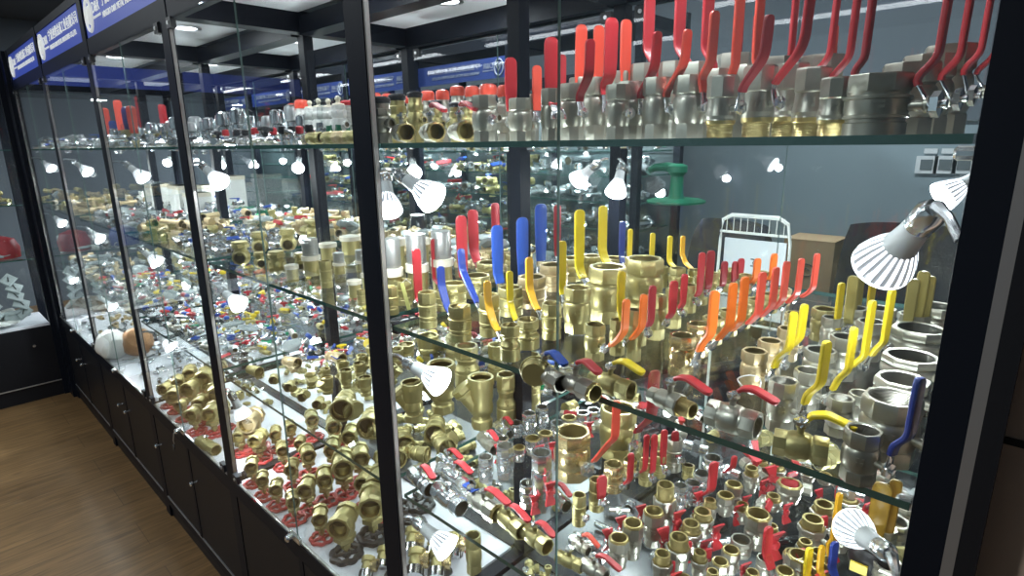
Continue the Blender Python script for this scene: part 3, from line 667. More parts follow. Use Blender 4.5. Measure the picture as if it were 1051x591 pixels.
def lying(p0, p1, z, wpx, m='brass', kind='plain', lever=None, col='red', where='', group=None, top='thread', up=1, wings=None, lw=None, rise=0.03, back=False):
    """valve lying on its side, p0 and p1 the pixels of its two ends' middles."""
    A = on_z(*p0, z+0.015); W = wpx*depth(A)/F_PX; A = on_z(*p0, z+W/2); B = on_z(*p1, z+W/2)
    ax = (B-A); L = ax.length; ax.normalize(); X = Vector((0, 0, 1)); X = (X-ax*X.dot(ax)).normalized(); Yl = ax.cross(X)
    t = thing('ball_valve', '', 'valve', A, (X, Yl, ax), group or 'ball valves lying on the shelves')
    hn = f' with {COLN[col]} lever' if lever else (f' with {COLN[wings]} butterfly handle' if wings else '')
    later(t, f'{METALN[m]} ball valve lying down{hn}', where)
    bore = 'bore_thread' if m.startswith('nick') or m == 'chrome' else 'bore_brass'
    link('body', cached(('body', kind, m, top), lambda: body_mesh(kind, m, top, bore)), t, scale=(W, W, L))
    zs = 0.47*L
    Ls = W*0.4; rs = W*0.45
    link('stem', cached(('stem', round(W, 3), m), lambda: stem_mesh(max(0.0065, W*0.17), max(0.015, W*0.42), m)), t, (rs, 0, zs))
    s_ = 1 if not back else -1
    if lever:
        x0 = rs+Ls*0.8
        lever_parts(t, [(x0, zs), (x0+rise*0.8, zs+s_*lever*0.18), (x0+rise, zs+s_*lever*0.45), (x0+rise*0.45, zs+s_*lever)], lw or W*0.42, 0.0026, col, bare=0.2)
    if wings: link('handle', cached(('wing', round(W*0.6, 3), wings), lambda: wing_mesh(W*0.6, wings)), t, (rs+Ls*0.5, 0, zs))
    return t

# ------------------------------------------------------------------ top shelf, nearest bay: nickel valves with red levers
G1 = 'nickel ball valves with red levers on the top shelf'
def v1(px, Y, w, top, tip, m='nickel', kind='plain', col='red', lw=None, d=1, foot=None):
    return upright(px, 0, Z1, w, top, m, kind, tip, col, d, lw*0.95 if lw else None, Y=Y, where='on the top shelf', group=G1, foot=foot, spin=-0.1 if px > 780 else -0.35)
for a in [  # px, Y, width px, top px, lever tip px
    (895, 0.66, 62, 77, (979, -34), 'nickel_dark', 'ringed', 'red', 0.013, 1, (939, 82)),
    (925, 0.76, 52, 66, (1003, -40), 'nickel_dark', 'plain', 'red', 0.013, 1, (959, 80)),
    (942, 0.87, 48, 58, (1023, -34), 'nickel_dark', 'plain', 'red', 0.014, 1, (988, 72)),
    (962, 0.99, 46, 48, (1038, -30), 'nickel_dark', 'plain', 'red', 0.014, 1, (998, 76)),
    (852, 0.68, 30, 80, (899, -25), 'nickel', 'footed', 'red', 0.012, 1, (870, 74)),
    (828, 0.76, 34, 70, (883, -22), 'nickel', 'footed', 'red', 0.013, 1, (845, 82)),
    (806, 0.83, 34, 66, (862, -20), 'nickel', 'footed', 'red', 0.013, 1, (820, 84)),
    (835, 0.95, 42, 58, (858, 26), 'nickel', 'plain', 'orangered', 0.012, 1, None),
    (775, 0.72, 32, 68, (834, -18), 'nickel', 'footed', 'red', 0.014, 1, (793, 88)),
    (738, 0.66, 30, 78, (790, 15), 'nickel', 'footed', 'darkred', 0.014, 1, (762, 90)),
    (790, 0.92, 40, 60, (818, -12), 'nickel', 'plain', 'red', 0.016, 1, (786, 70)),
    (760, 0.86, 36, 68, (783, -30), 'nickel', 'plain', 'orangered', 0.017, 1, (738, 78)),
    (733, 0.80, 36, 72, (762, -30), 'nickel', 'plain', 'orangered', 0.017, 1, (720, 80)),
    (748, 1.0, 36, 56, (751, -12), 'nickel', 'plain', 'darkred', 0.02, 1, None),
    (765, 1.10, 34, 58, (766, 18), 'nickel', 'plain', 'darkred', 0.014, 1, None),
    (705, 0.74, 32, 78, (734, 11), 'nickel', 'plain', 'orangered', 0.016, 1, (720, 80)),
    (713, 0.88, 36, 65, (729, -25), 'nickel', 'plain', 'red', 0.022, 1, (715, 65)),
    (672, 0.74, 28, 80, (706, 30), 'nickel', 'plain', 'orangered', 0.015, 1, (680, 97)),
    (690, 0.92, 34, 64, (693, -22), 'nickel', 'plain', 'red', 0.024, 1, (683, 68)),
    (645, 0.75, 28, 84, (675, 32), 'nickel', 'plain', 'red', 0.016, 1, (657, 97)),
    (660, 0.95, 32, 66, (667, -25), 'nickel', 'plain', 'red', 0.024, 1, (657, 70)),
    (633, 0.72, 25, 87, None, 'nickel_dark', 'plain', 'red', 0.015, 1, None),
    (632, 0.93, 30, 74, (643, 20), 'nickel', 'plain', 'orangered', 0.024, 1, None),
    (612, 0.84, 28, 80, (628, 18), 'nickel', 'plain', 'red', 0.026, 1, (612, 90)),
    (596, 0.94, 26, 80, (615, 26), 'nickel', 'plain', 'orangered', 0.024, 1, None),
    (587, 0.78, 26, 86, (606, 40), 'nickel', 'plain', 'darkred', 0.018, 1, (592, 100)),
    (575, 0.95, 22, 88, (597, 25), 'nickel', 'plain', 'orangered', 0.026, 1, None),
    (565, 0.73, 20, 91, (566, 38), 'nickel_dark', 'plain', 'red', 0.026, 1, None),
    (567, 1.1, 22, 95, (577, 56), 'nickel', 'plain', 'red', 0.022, 1, None),
    (534, 0.70, 24, 101, (524, 59), 'nickel', 'plain', 'red', 0.022, -1, (517, 103)),
    (545, 1.0, 18, 97, (551, 67), 'nickel', 'plain', 'orangered', 0.024, 1, None),
    (540, 1.12, 18, 100, (535, 70), 'nickel', 'plain', 'orangered', 0.024, -1, None),
    (497, 0.64, 24, 98, None, 'nickel', 'plain', 'red', 0.02, 1, None),
    (515, 0.86, 20, 108, None, 'nickel', 'plain', 'red', 0.02, 1, None)]: v1(*a)

def capped(px, Y, w, topcap, topbody, m, cap, z=Z1, where='on the top shelf', shape='dome', base=None, group='capped vent and reducing valves on the top shelf'):
    C, W, H = place(px, 0, z, w, topbody, Y); _, _, HC = place(px, 0, z, w, topcap, Y)
    t = thing('reducing_valve', '', 'valve', C, None, group)
    later(t, f"{METALN.get(m, 'white')} pressure reducing valve with {cap.replace('orange','red').replace('cream','cream tipped').replace('black','black')} cap", where)
    MB().lathe([(0.3*W, 0, 8), (0.46*W, 0.0, 8), (0.46*W, 0.22*H, 8), (0.40*W, 0.26*H), (0.46*W, 0.34*H), (0.5*W, 0.42*H), (0.5*W, 0.62*H), (0.42*W, 0.68*H), (0.5*W, 0.72*H, 8), (0.5*W, 0.85*H, 8), (0.42*W, 0.88*H), (0.42*W, H)], m, 24).obj('body', t)
    h = HC-H
    if shape == 'dome': MB().lathe([(0.46*W, H-h*0.05), (0.50*W, H+h*0.12), (0.50*W, H+h*0.62), (0.44*W, H+h*0.86), (0.30*W, H+h*0.98), (0.1*W, H+h)], cap, 24).obj('cap', t)
    elif shape == 'tip': MB().lathe([(0.40*W, H), (0.36*W, H+h*0.15), (0.14*W, H+h*0.25), (0.13*W, H+h*0.55), (0.2*W, H+h*0.6), (0.17*W, H+h*0.85), (0.07*W, H+h)], cap, 20).obj('cap', t)
    for s_ in (-1, 1):
        MB().lathe([(0.16*W, 0), (0.16*W, 0.32*W), (0.24*W, 0.34*W, 8), (0.24*W, 0.5*W, 8), (0.15*W, 0.5*W), (0.14*W, 0.42*W, 0, 'bore')], m, 16, TT(s_*0.36*W, 0, 0.5*H) @ RY(s_*PI/2)).obj('port', t)
    if base: MB().box((-0.45*W, -0.45*W, H*0.22), (0.45*W, 0.45*W, H*0.5), base).obj('clip', t, False)
    return t
for px, Y, ww, tc, tb in [(502, 0.80, 18, 86, 97), (486, 0.86, 15, 88, 99), (471, 0.92, 15, 88, 98), (456, 0.98, 14, 92, 102), (441, 1.04, 14, 93, 103), (428, 1.08, 13, 94, 104), (518, 1.0, 14, 87, 99)]:
    capped(px, Y, ww, tc, tb, 'nickel', 'orangered')
for px, Y, ww, tc, tb, m in [(392, 0.60, 22, 99, 106, 'nickel_dark'), (410, 0.72, 18, 96, 103, 'brass'), (428, 0.70, 16, 94, 100, 'brass'), (448, 0.84, 14, 103, 108, 'brass'), (470, 0.68, 16, 105, 110, 'brass'), (482, 0.74, 14, 104, 110, 'brass')]:
    capped(px, Y, ww, tc, tb, m, 'black')
for k, (px, Y) in enumerate([(388, 1.15), (400, 1.2), (412, 1.15), (424, 1.2), (436, 1.25)]): capped(px, Y, 12, 95+k, 103+k, 'nickel', 'orangered')
# check and filter valves lying with red levers, front edge
def lying_at(C, ax, W, L, m, kind='plain', lever=None, col='red', where='', rise=0.03, lw=None, label=None, cat='valve', wings=None, name='ball_valve', group=None, xdir=None):
    ax = Vector(ax).normalized(); X = Vector(xdir or (0, 0, 1)); X = (X-ax*X.dot(ax)).normalized(); Yl = ax.cross(X)
    t = thing(name, '', cat, C, (X, Yl, ax), group or 'ball valves lying on the shelves')
    hn = f' with {COLN[col]} lever' if lever else (f' with {COLN[wings]} butterfly handle' if wings else '')
    later(t, label or f'{METALN[m]} ball valve lying down{hn}', where)
    bore = 'bore_thread' if m.startswith('nick') or m == 'chrome' else 'bore_brass'
    link('body', cached(('body', kind, m, 'thread'), lambda: body_mesh(kind, m, 'thread', bore)), t, scale=(W, W, L))
    zs = 0.47*L; Ls = W*0.4; rs = W*0.45
    link('stem', cached(('stem', round(W, 3), m), lambda: stem_mesh(max(0.0065, W*0.17), max(0.015, W*0.42), m)), t, (rs, 0, zs))
    if lever:
        x0 = rs+Ls*0.8
        lever_parts(t, [(x0, zs), (x0+rise*0.8, zs+lever*0.12), (x0+rise, zs+lever*0.3), (x0+rise*0.2, zs+lever)], lw or W*0.42, 0.0026, col, bare=0.2)
    if wings: link('handle', cached(('wing', round(W*0.6, 3), wings), lambda: wing_mesh(W*0.6, wings)), t, (rs+Ls*0.5, 0, zs))
    return t
for k, px in enumerate((408, 437, 466)):
    P = on_y(px, 132, 0.62+0.02*k); P.z = Z1+0.017
    lying_at(P, (0.9, -0.35, 0), 0.034, 0.06, 'nickel', 'nut', 0.075 if k else None, 'red', 'top shelf front edge', rise=0.018, lw=0.012)

# ------------------------------------------------------------------ middle shelf, nearest bay
G2 = 'ball valves standing on the middle shelf'
def v2(px, py, w, top, tip=None, col='yellow', m='brass', kind='plain', d=1, lw=None, foot=None, where='on the middle shelf', **k):
    return upright(px, py, Z2, w, top, m, kind, tip, col, d, lw*(0.95 if px > 640 else 0.92) if lw else None, where=where, group=G2, foot=foot, **k)
left = 'near the second post on the middle shelf'
for a in [
    (440, 338, 20, 297, (427, 255), 'red', 'brass', 'ringed', -1, 0.018, (427, 305)),
    (473, 352, 25, 310, (452, 273), 'navy', 'brass', 'ringed', -1, 0.016, (459, 315)),
    (467, 318, 27, 287, (446, 245), 'red', 'brass', 'ringed', -1, 0.020, (447, 290)),
    (503, 347, 23, 299, (473, 255), 'navy', 'brass', 'ringed', -1, 0.016, (489, 309)),
    (490, 308, 30, 279, (473, 221), 'red', 'brass', 'ringed', -1, 0.028, (476, 285)),
    (503, 290, 30, 266, (485, 215), 'red', 'brass', 'ringed', -1, 0.030, (490, 273)),
    (524, 372, 21, 330, (500, 288), 'amber', 'brass', 'waist', -1, 0.014, (507, 332)),
    (542, 360, 24, 324, (523, 278), 'yellow', 'brass', 'waist', -1, 0.013, (527, 322)),
    (566, 350, 22, 308, (543, 264), 'amber', 'brass', 'ringed', -1, 0.016, (549, 313)),
    (524, 326, 28, 291, (510, 231), 'blue', 'brass', 'ringed', -1, 0.026, (513, 288)),
    (546, 318, 32, 280, (536, 223), 'blue', 'brass_pale', 'ringed', -1, 0.028, (536, 279)),
    (533, 280, 30, 258, (508, 208), 'darkred', 'brass', 'plain', -1, 0.026, (511, 262)),
    (568, 300, 32, 268, (555, 209), 'blue', 'brass_pale', 'ringed', -1, 0.032, (554, 272)),
    (592, 344, 29, 291, (577, 247), 'yellow', 'brass', 'plain', -1, 0.018, (578, 302)),
    (585, 290, 26, 262, (572, 210), 'darkred', 'brass', 'plain', -1, 0.02, (572, 262)),
    (622, 334, 40, 269, (595, 215), 'yellow', 'brass', 'plain', -1, 0.024, (598, 284)),
    (659, 322, 40, 261, (619, 211), 'yellow', 'brass', 'plain', -1, 0.022, (622, 268)),
    (606, 285, 24, 260, None), (630, 288, 24, 262, (639, 227), 'navy', 'brass', 'plain', 1, 0.018, (639, 262)),
    (650, 372, 16, 315, (638, 278), 'yellow', 'brass', 'plain', -1, 0.014, (636, 316)),
    (610, 372, 22, 329, (643, 307), 'orange', 'brass', 'plain', 1, 0.013, (634, 349)),
    (633, 366, 17, 325, (661, 302), 'orange', 'brass', 'plain', 1, 0.013, (652, 344)),
    (655, 356, 17, 317, (670, 293), 'darkred', 'brass', 'plain', 1, 0.014, (664, 336)),
    (672, 350, 20, 300, (692, 288), 'red', 'brass', 'plain', 1, 0.016, (684, 330)),
    (690, 338, 18, 294, (703, 281), 'red', 'brass', 'plain', 1, 0.014, (696, 322)),
    (706, 322, 16, 290, (721, 259), 'red', 'brass', 'plain', 1, 0.016, (712, 312)),
    (718, 314, 16, 282, (730, 257), 'darkred', 'brass', 'plain', 1, 0.020, (720, 304)),
    (728, 306, 16, 278, (744, 268), 'darkred', 'brass', 'plain', 1, 0.018, (740, 300)),
    (742, 300, 14, 276, (755, 268), 'darkred', 'brass', 'plain', 1, 0.018, (752, 296)),
    (752, 296, 14, 274, (761, 265), 'darkred', 'brass', 'plain', 1, 0.020, (758, 294)),
    (694, 300, 17, 273, (670, 239), 'yellow', 'brass', 'plain', -1, 0.014, (671, 276)),
    (678, 296, 15, 272, (647, 235), 'yellow', 'brass', 'plain', -1, 0.014, (647, 270)),
    (712, 298, 15, 275, (688, 242), 'yellow', 'brass', 'plain', -1, 0.014, (688, 270)),
    (724, 292, 15, 273, (701, 242), 'amber', 'brass', 'plain', -1, 0.014, (704, 270)),
    # orange row running back
    (698, 388, 27, 339, (734, 298), 'orange', 'brass_bright', 'plain', 1, 0.016, (720, 353)),
    (715, 368, 24, 328, (753, 290), 'orange', 'brass_bright', 'plain', 1, 0.016, (744, 340)),
    (730, 355, 22, 322, (765, 284), 'orange', 'brass', 'plain', 1, 0.017, (757, 333)),
    (746, 346, 20, 315, (783, 279), 'orangered', 'brass', 'plain', 1, 0.017, (770, 330)),
    (760, 338, 19, 310, (797, 274), 'orangered', 'brass', 'plain', 1, 0.016, (784, 322)),
    (774, 330, 18, 304, (808, 268), 'orangered', 'brass', 'plain', 1, 0.016, (797, 314)),
    (788, 322, 18, 299, (823, 265), 'orangered', 'brass', 'plain', 1, 0.015, (810, 309)),
    (802, 314, 17, 294, (839, 260), 'orangered', 'brass_pale', 'plain', 1, 0.015, (830, 300)),
    (764, 302, 14, 280, (778, 265), 'orange', 'brass', 'plain', 1, 0.020, (770, 292)),
    (780, 298, 14, 277, (795, 260), 'orange', 'brass', 'plain', 1, 0.020, (788, 288)),
    # right part
    (771, 402, 26, 355, (815, 320), 'yellow', 'brass_pale', 'plain', 1, 0.012, (798, 368)), (787, 388, 24, 345, (826, 312), 'yellow', 'brass_pale', 'plain', 1, 0.013, (808, 358)),
    (806, 372, 22, 333, None, 'yellow', 'brass_pale', 'plain'),
    (843, 352, 26, 313, None, 'yellow', 'brass'), (812, 352, 18, 318, None, 'yellow', 'brass'),
    (799, 446, 29, 384, (849, 350), 'yellow', 'nickel', 'plain', 1, 0.013, (829, 404)),
    (825, 425, 28, 374, (877, 336), 'yellow', 'nickel', 'plain', 1, 0.010, (861, 388)),
    (838, 396, 32, 353, (896, 308), 'yellow', 'nickel', 'plain', 1, 0.012, (877, 373)),
    (862, 392, 29, 340, (916, 297), 'yellow', 'nickel', 'plain', 1, 0.013, (899, 358)),
    (888, 372, 27, 325, None, 'yellow', 'nickel', 'plain'),
    (850, 360, 20, 322, (864, 290), 'yellow', 'nickel', 'plain', 1, 0.014, (852, 340)),
    (900, 350, 28, 312, (898, 277), 'yellow', 'nickel', 'plain', -1, 0.016, (884, 316)),
    (874, 352, 24, 312, (876, 283), 'olive', 'nickel', 'plain', 'f', 0.017, None),
    (866, 345, 20, 316, (884, 284), 'olive', 'nickel', 'plain', 1, 0.016, None),
    (934, 350, 30, 318, (933, 286), 'olive', 'nickel', 'plain', 'f', 0.017, None),
    (943, 345, 30, 316, (943, 278), 'olive', 'nickel', 'plain', 'f', 0.019, None),
    (950, 345, 24, 318, (953, 283), 'olive', 'nickel', 'plain', 'f', 0.015, None),
    (905, 482, 56, 395, None, 'blue', 'nickel_dark', 'plain'),
    (920, 430, 52, 379, None, 'blue', 'nickel_dark', 'plain'), (930, 400, 54, 356, None, 'blue', 'nickel', 'plain'), (938, 376, 52, 329, None, 'blue', 'nickel', 'plain'),
    (955, 350, 42, 308, None, 'blue', 'nickel', 'plain'),
    (878, 500, 36, 431, (945, 387), 'navy', 'nickel_dark', 'plain', 1, 0.013, (918, 457)),
    (858, 450, 26, 402, None, 'blue', 'nickel', 'plain'), (880, 440, 26, 398, None, 'blue', 'nickel', 'plain'),
]: v2(*a)
where2 = 'on the middle shelf, nearest bay'
for a in [((545, 374), (577, 394), Z2, 20, 'nickel', 'plain', 0.05, 'blue'), ((574, 386), (611, 404), Z2, 22, 'nickel', 'nut', 0.045, 'red'), ((608, 388), (648, 402), Z2, 22, 'brass', 'plain', 0.05, 'yellow'),
          ((668, 404), (711, 422), Z2, 24, 'nickel', 'male', 0.055, 'red'), ((728, 422), (778, 438), Z2, 30, 'nickel', 'plain', 0.048, 'red'), ((794, 452), (850, 464), Z2, 30, 'brass', 'plain', 0.048, 'yellow')]:
    lying(*a, where=where2, rise=0.016, lw=0.014)
t = thing('pipe_end_plug', 'hexagonal brass cap lying on its side behind the first chrome lever valve', 'pipe fitting', on_z(551, 378, Z2+0.017), (Vector((0, 0, 1)), Vector((0.5, -0.85, 0)).normalized().cross(Vector((0, 0, 1))), Vector((0.5, -0.85, 0)).normalized()))
MB().lathe([(0.012, 0, 8), (0.019, 0, 8), (0.020, 0.004, 8), (0.020, 0.018, 8), (0.016, 0.022), (0.016, 0.024), (0.0, 0.024)], 'brass', 24, cap1=False).obj('cap_body', t)
MB().tube([(0.021*math.cos(a*PI/10), 0.021*math.sin(a*PI/10), 0.010) for a in range(20)], 0.0012, 'brass', 6, True).obj('ring', t)
# swing tag and string
P = on_z(420, 318, Z2+0.004)
t = thing('paper_tag', 'yellow green paper tag leaning on brass valve by the second post', 'tag', P)
MB().box((-0.006, -0.0004, 0), (0.006, 0.0004, 0.055), 'paper', RY(-0.35)).obj('card', t, False)
MB().tube([(-0.018, 0, 0.052), (-0.010, 0.004, 0.060), (-0.004, 0.012, 0.05)], 0.0006, 'white', 5).obj('string', t)
t = thing('string_loop', 'white string loop tied to the chrome valve with red lever', 'string', on_z(768, 402, Z2+0.03))
MB().tube([(0.013*math.cos(a*PI/8), 0.006*math.sin(a*PI/4), 0.010+0.011*math.sin(a*PI/8)) for a in range(16)], 0.0009, 'white', 6, True).obj('string', t)

# foot valves with strainer baskets
def foot_valve(px, py, z, w, top, where, ring=0.42, mesh='screen', m='brass'):
    C, W, H = place(px, py, z, w, top)
    t = thing('foot_valve', '', 'valve', C, None, 'foot valves with strainer baskets')
    later(t, 'brass foot valve with white collar and steel mesh strainer' if mesh == 'screen' else 'brass foot valve with white collar and clear plastic strainer', where)
    MB().lathe([(0.3*W, 0, 8), (0.45*W, 0, 8), (0.45*W, 0.16*H, 8), (0.42*W, 0.18*H), (0.42*W, ring*H)], m, 28).obj('body', t)
    MB().lathe([(0.42*W, ring*H), (0.5*W, ring*H), (0.5*W, (ring+0.12)*H), (0.42*W, (ring+0.13)*H)], 'cream', 28).obj('collar', t)
    MB().lathe([(0.42*W, (ring+0.12)*H), (0.42*W, 0.985*H), (0.40*W, H), (0.0, H)], mesh, 28, cap1=False).obj('strainer', t)
for a in [(405, 312, 22, 243), (430, 308, 24, 238), (455, 300, 24, 235)]: foot_valve(a[0], a[1], Z2, a[2], a[3], 'behind the red levers')
for a in [(407, 278, 22, 216), (432, 274, 20, 219), (452, 270, 20, 222)]: foot_valve(a[0], a[1], Z2, a[2], a[3], 'in the middle shelf rear row', mesh='cupglass')
for a in [(402, 324, 17, 292), (415, 314, 20, 285), (455, 320, 16, 296)]:
    v2(*a, None, m='brass', kind='ringed', stem=False)
foot_valve(301, 290, Z2, 14, 256, 'second bay middle shelf front', mesh='cupglass')
for a in [(321, 284, 19, 243, .42), (338, 268, 18, 232, .4), (349, 282, 13, 258, .4), (361, 262, 22, 224, .4), (365, 306, 15, 270, .4), (378, 300, 12, 261, .4), (372, 280, 14, 255, .4)]:
    foot_valve(a[0], a[1], Z2, a[2], a[3], 'second bay middle shelf', a[4], mesh='cupglass' if a[0] in (361, 338, 365) else 'screen')
for a in [(336, 296, 13, 266), (372, 314, 10, 296)]: v2(*a, None, m='brass', kind='ringed', stem=False, where='second bay middle shelf')

def check_valve(px, py, z, w, top, label, where, m='brass', yaw=0.0, cat='valve', cap='round'):
    C, W, H = place(px, py, z, w, top)
    t = thing('check_valve', '', cat, C, None, 'brass check valves'); later(t, label, where)
    t.rotation_euler = (0, 0, yaw); t.matrix_world = Matrix.Translation(C) @ Matrix.Rotation(yaw, 4, 'Z')
    r = H*0.36
    MB().lathe([(0.0, -0.5*W), (r*0.72, -0.5*W), (r*0.78, -0.5*W, 8), (r*0.78, -0.28*W, 8), (r*0.62, -0.24*W), (r*0.95, -0.10*W), (r*1.0, 0.02*W), (r*0.8, 0.16*W), (r*0.66, 0.24*W), (r*0.8, 0.27*W, 8), (r*0.8, 0.48*W, 8), (r*0.76, 0.5*W, 8), (r*0.60, 0.5*W), (r*0.58, 0.38*W, 0, 'bore_brass'), (r*0.5, 0.3*W, 0, 'bore')], m, 24, TT(0, 0, r) @ RY(PI/2), cap0=False).obj('body', t)
    MB().lathe([(r*0.72, r*1.2), (r*0.72, H*0.72), (r*0.85, H*0.74), (r*0.98, H*0.76, 8), (r*0.98, H*0.90, 8), (r*0.85, H*0.92), (r*0.85, H), (r*0.0, H)] if cap == 'round' else [(r*0.5, r*1.2), (r*0.5, H*0.8), (r*1.15, H*0.82), (r*1.2, H*0.86), (r*1.2, H*0.97), (r*1.1, H), (r*0.85, H), (r*0.8, H*0.95, 0, 'bore_brass'), (0, H*0.95)], m, 24, cap1=False).obj('cap', t)
for a in [(249, 274, 20, 246, -0.6), (268, 277, 20, 257, -0.3), (286, 284, 17, 256, 1.2), (268, 262, 24, 236, -0.5), (297, 260, 26, 233, -0.5), (310, 280, 14, 258, -0.6)]:
    check_valve(a[0], a[1], Z2, a[2], a[3], 'brass swing check valve with screwed cap', 'second bay middle shelf', yaw=a[4])
for a in [(322, 246, 30, 224, 0.2), (345, 240, 34, 220, 0.2)]: check_valve(a[0], a[1], Z2, a[2], a[3], 'pale brass check valve with wide rim', 'second bay middle shelf', 'brass', a[4], cap='rim')

# ------------------------------------------------------------------ lower shelf, nearest bay
def v3(px, py, w, top, tip=None, col='red', m='nickel', kind='plain', d=1, lw=None, foot=None, wings=None, **k):
    return upright(px, py, Z3, w, top, m, kind, tip, col, d, lw, wings=wings, where=k.pop('where', 'on the lower shelf'), group='ball valves standing on the lower shelf', foot=foot, **k)
for a in [
    (587, 498, 38, 433, (633, 411), 'orangered', 'brass_bright', 'plain', 1, 0.016, (624, 456)),
    (633, 476, 38, 410, (672, 380), 'darkred', 'brass', 'plain', 1, 0.026, (655, 440)),
    (629, 508, 21, 470, (648, 465), 'red', 'brass_bright', 'ringed', 1, 0.013, (640, 500)), (646, 492, 15, 467, (664, 446), 'red', 'brass_bright', 'ringed', 1, 0.012, (656, 486)),
    (612, 527, 17, 487, (618, 488), 'red', 'brass', 'ringed', 1, 0.02, (616, 515)), (594, 542, 15, 503, None, 'red', 'brass', 'ringed'),
    (662, 500, 15, 468, (672, 446), 'red', 'brass', 'ringed', 1, 0.014, (667, 486)), (676, 492, 15, 462, (682, 441), 'red', 'brass', 'ringed', 1, 0.016, (679, 480)), (690, 486, 18, 445, (690, 440), 'darkred', 'nickel', 'ringed', 1, 0.018, (687, 472)),
    (680, 553, 24, 490, None, 'red', 'nickel', 'male', 1, None, None, 'red'), (669, 565, 22, 517, None, 'red', 'nickel', 'nut', -1, None, None, 'red'),
    (648, 578, 22, 529, None, 'red', 'nickel', 'nut', -1, None, None, 'red'), (634, 588, 22, 544, None, 'red', 'nickel', 'nut', -1, None, None, 'red'),
    (730, 492, 20, 464, (754, 468), 'red', 'chrome', 'plain', 1, 0.014, (742, 494)), (719, 508, 18, 480, None, 'red', 'chrome'), (710, 520, 17, 490, (733, 474), 'red', 'chrome', 'plain', 1, 0.020, (722, 508)), (697, 525, 15, 493, None, 'red', 'chrome'),
]: v3(*a)
for a in [(769, 508, 17, 475), (751, 524, 18, 491), (743, 532, 18, 502), (727, 540, 16, 508), (719, 555, 24, 517), (707, 572, 24, 529), (694, 596, 26, 542), (774, 568, 27, 518), (792, 528, 18, 503), (808, 520, 26, 488),
          (748, 592, 19, 557), (737, 606, 18, 569), (729, 618, 16, 580), (812, 596, 22, 560), (678, 606, 22, 560), (842, 548, 26, 509), (830, 568, 28, 523), (824, 578, 18, 549), (817, 604, 26, 560),
          (869, 524, 22, 505), (854, 530, 18, 513), (796, 496, 18, 472), (780, 490, 16, 468), (828, 498, 16, 478), (845, 500, 18, 482), (803, 612, 20, 578), (716, 600, 18, 560), (860, 570, 22, 536), (790, 560, 16, 534), (760, 540, 16, 512), (838, 612, 26, 572), (700, 622, 22, 585), (770, 612, 18, 580)]:
    ang = random.choice((1, 1, -1))
    v3(a[0], a[1], a[2], a[3], None, m='nickel' if a[0] % 3 else 'nickel_dark', kind='nut' if a[0] in (751, 743, 774, 748, 737, 812, 808, 803, 817) else 'male', d=ang, wings='red' if a[0] % 7 else 'darkred', where='on the lower shelf')
v3(759, 575, 22, 546, None, m='nickel', where='on the lower shelf', stem=False)
v3(782, 600, 16, 566, (783, 536), m='nickel', d=1, lw=0.018, foot=(780, 572))
v3(820, 612, 18, 590, (831, 562), 'yellow', m='brass', d=1, lw=0.014, foot=(826, 594)); v3(834, 616, 18, 592, (844, 560), 'amber', m='brass', d=1, lw=0.012, foot=(838, 590)); v3(846, 612, 20, 592, (857, 556), 'navy', m='nickel', d=1, lw=0.016, foot=(852, 590))
v3(838, 590, 16, 560, (862, 506), 'amber', m='brass', d=1, lw=0.012, foot=(850, 556))
v3(900, 570, 30, 530, (886, 490), 'ochre', m='nickel', d='f', lw=0.026); v3(914, 560, 30, 525, (902, 488), 'ochre', m='nickel', d='f', lw=0.018)
v3(908, 606, 30, 568, None, m='nickel', stem=False); v3(925, 540, 22, 512, None, m='nickel', stem=False)
for a in [(543, 452, 15, 420, 0), (556, 446, 14, 414, 0), (519, 494, 19, 452, -1), (499, 497, 16, 464, 0), (547, 470, 17, 445, 1), (533, 476, 14, 455, 0), (542, 524, 18, 490, 1), (556, 528, 22, 458, 1),
          (584, 450, 17, 424, 0), (598, 448, 14, 420, 1), (609, 442, 15, 417, 0), (572, 452, 15, 430, 0), (560, 468, 16, 440, 1), (530, 450, 14, 430, 0), (575, 486, 15, 458, 0), (516, 470, 14, 446, 0)]:
    v3(a[0], a[1], a[2], a[3], None, m='chrome', kind=random.choice(('plain', 'nut')), wings='red' if a[4] else None, d=a[4] or 1, where='at lower shelf end', stem=bool(a[4]))
w3 = 'lower shelf front, second post'
for a in [((424, 484), (442, 503), Z3, 17, 'chrome', 'plain', 0.06, 'red'), ((448, 502), (474, 522), Z3, 19, 'chrome', 'plain', None, 'red'), ((452, 480), (482, 500), Z3, 17, 'chrome', 'plain', 0.06, 'red'),
          ((484, 510), (511, 528), Z3, 20, 'nickel', 'nut', 0.07, 'red'), ((510, 524), (536, 546), Z3, 18, 'brass', 'plain', 0.06, 'red'), ((538, 543), (562, 562), Z3, 18, 'brass', 'plain', 0.05, 'red'),
          ((494, 448), (508, 462), Z3, 13, 'nickel', 'plain', 0.05, 'red'), ((452, 470), (468, 480), Z3, 14, 'chrome', 'plain', 0.05, 'red'), ((510, 436), (524, 446), Z3, 12, 'chrome', 'plain', 0.04, 'red'),
          ((572, 570), (598, 582), Z3, 14, 'brass', 'plain', None, 'red'), ((598, 578), (622, 592), Z3, 16, 'nickel', 'plain', 0.05, 'red'), ((590, 556), (604, 566), Z3, 12, 'nickel', 'plain', 0.04, 'orangered'), ((560, 500), (582, 520), Z3, 14, 'chrome', 'plain', 0.05, 'red'), ((548, 500), (562, 512), Z3, 13, 'chrome', 'plain', 0.05, 'red')]:
    lying(*a, where=w3, rise=0.016)
lying((476, 506), (492, 518), Z3, 14, 'chrome', 'plain', wings='blue', where=w3)

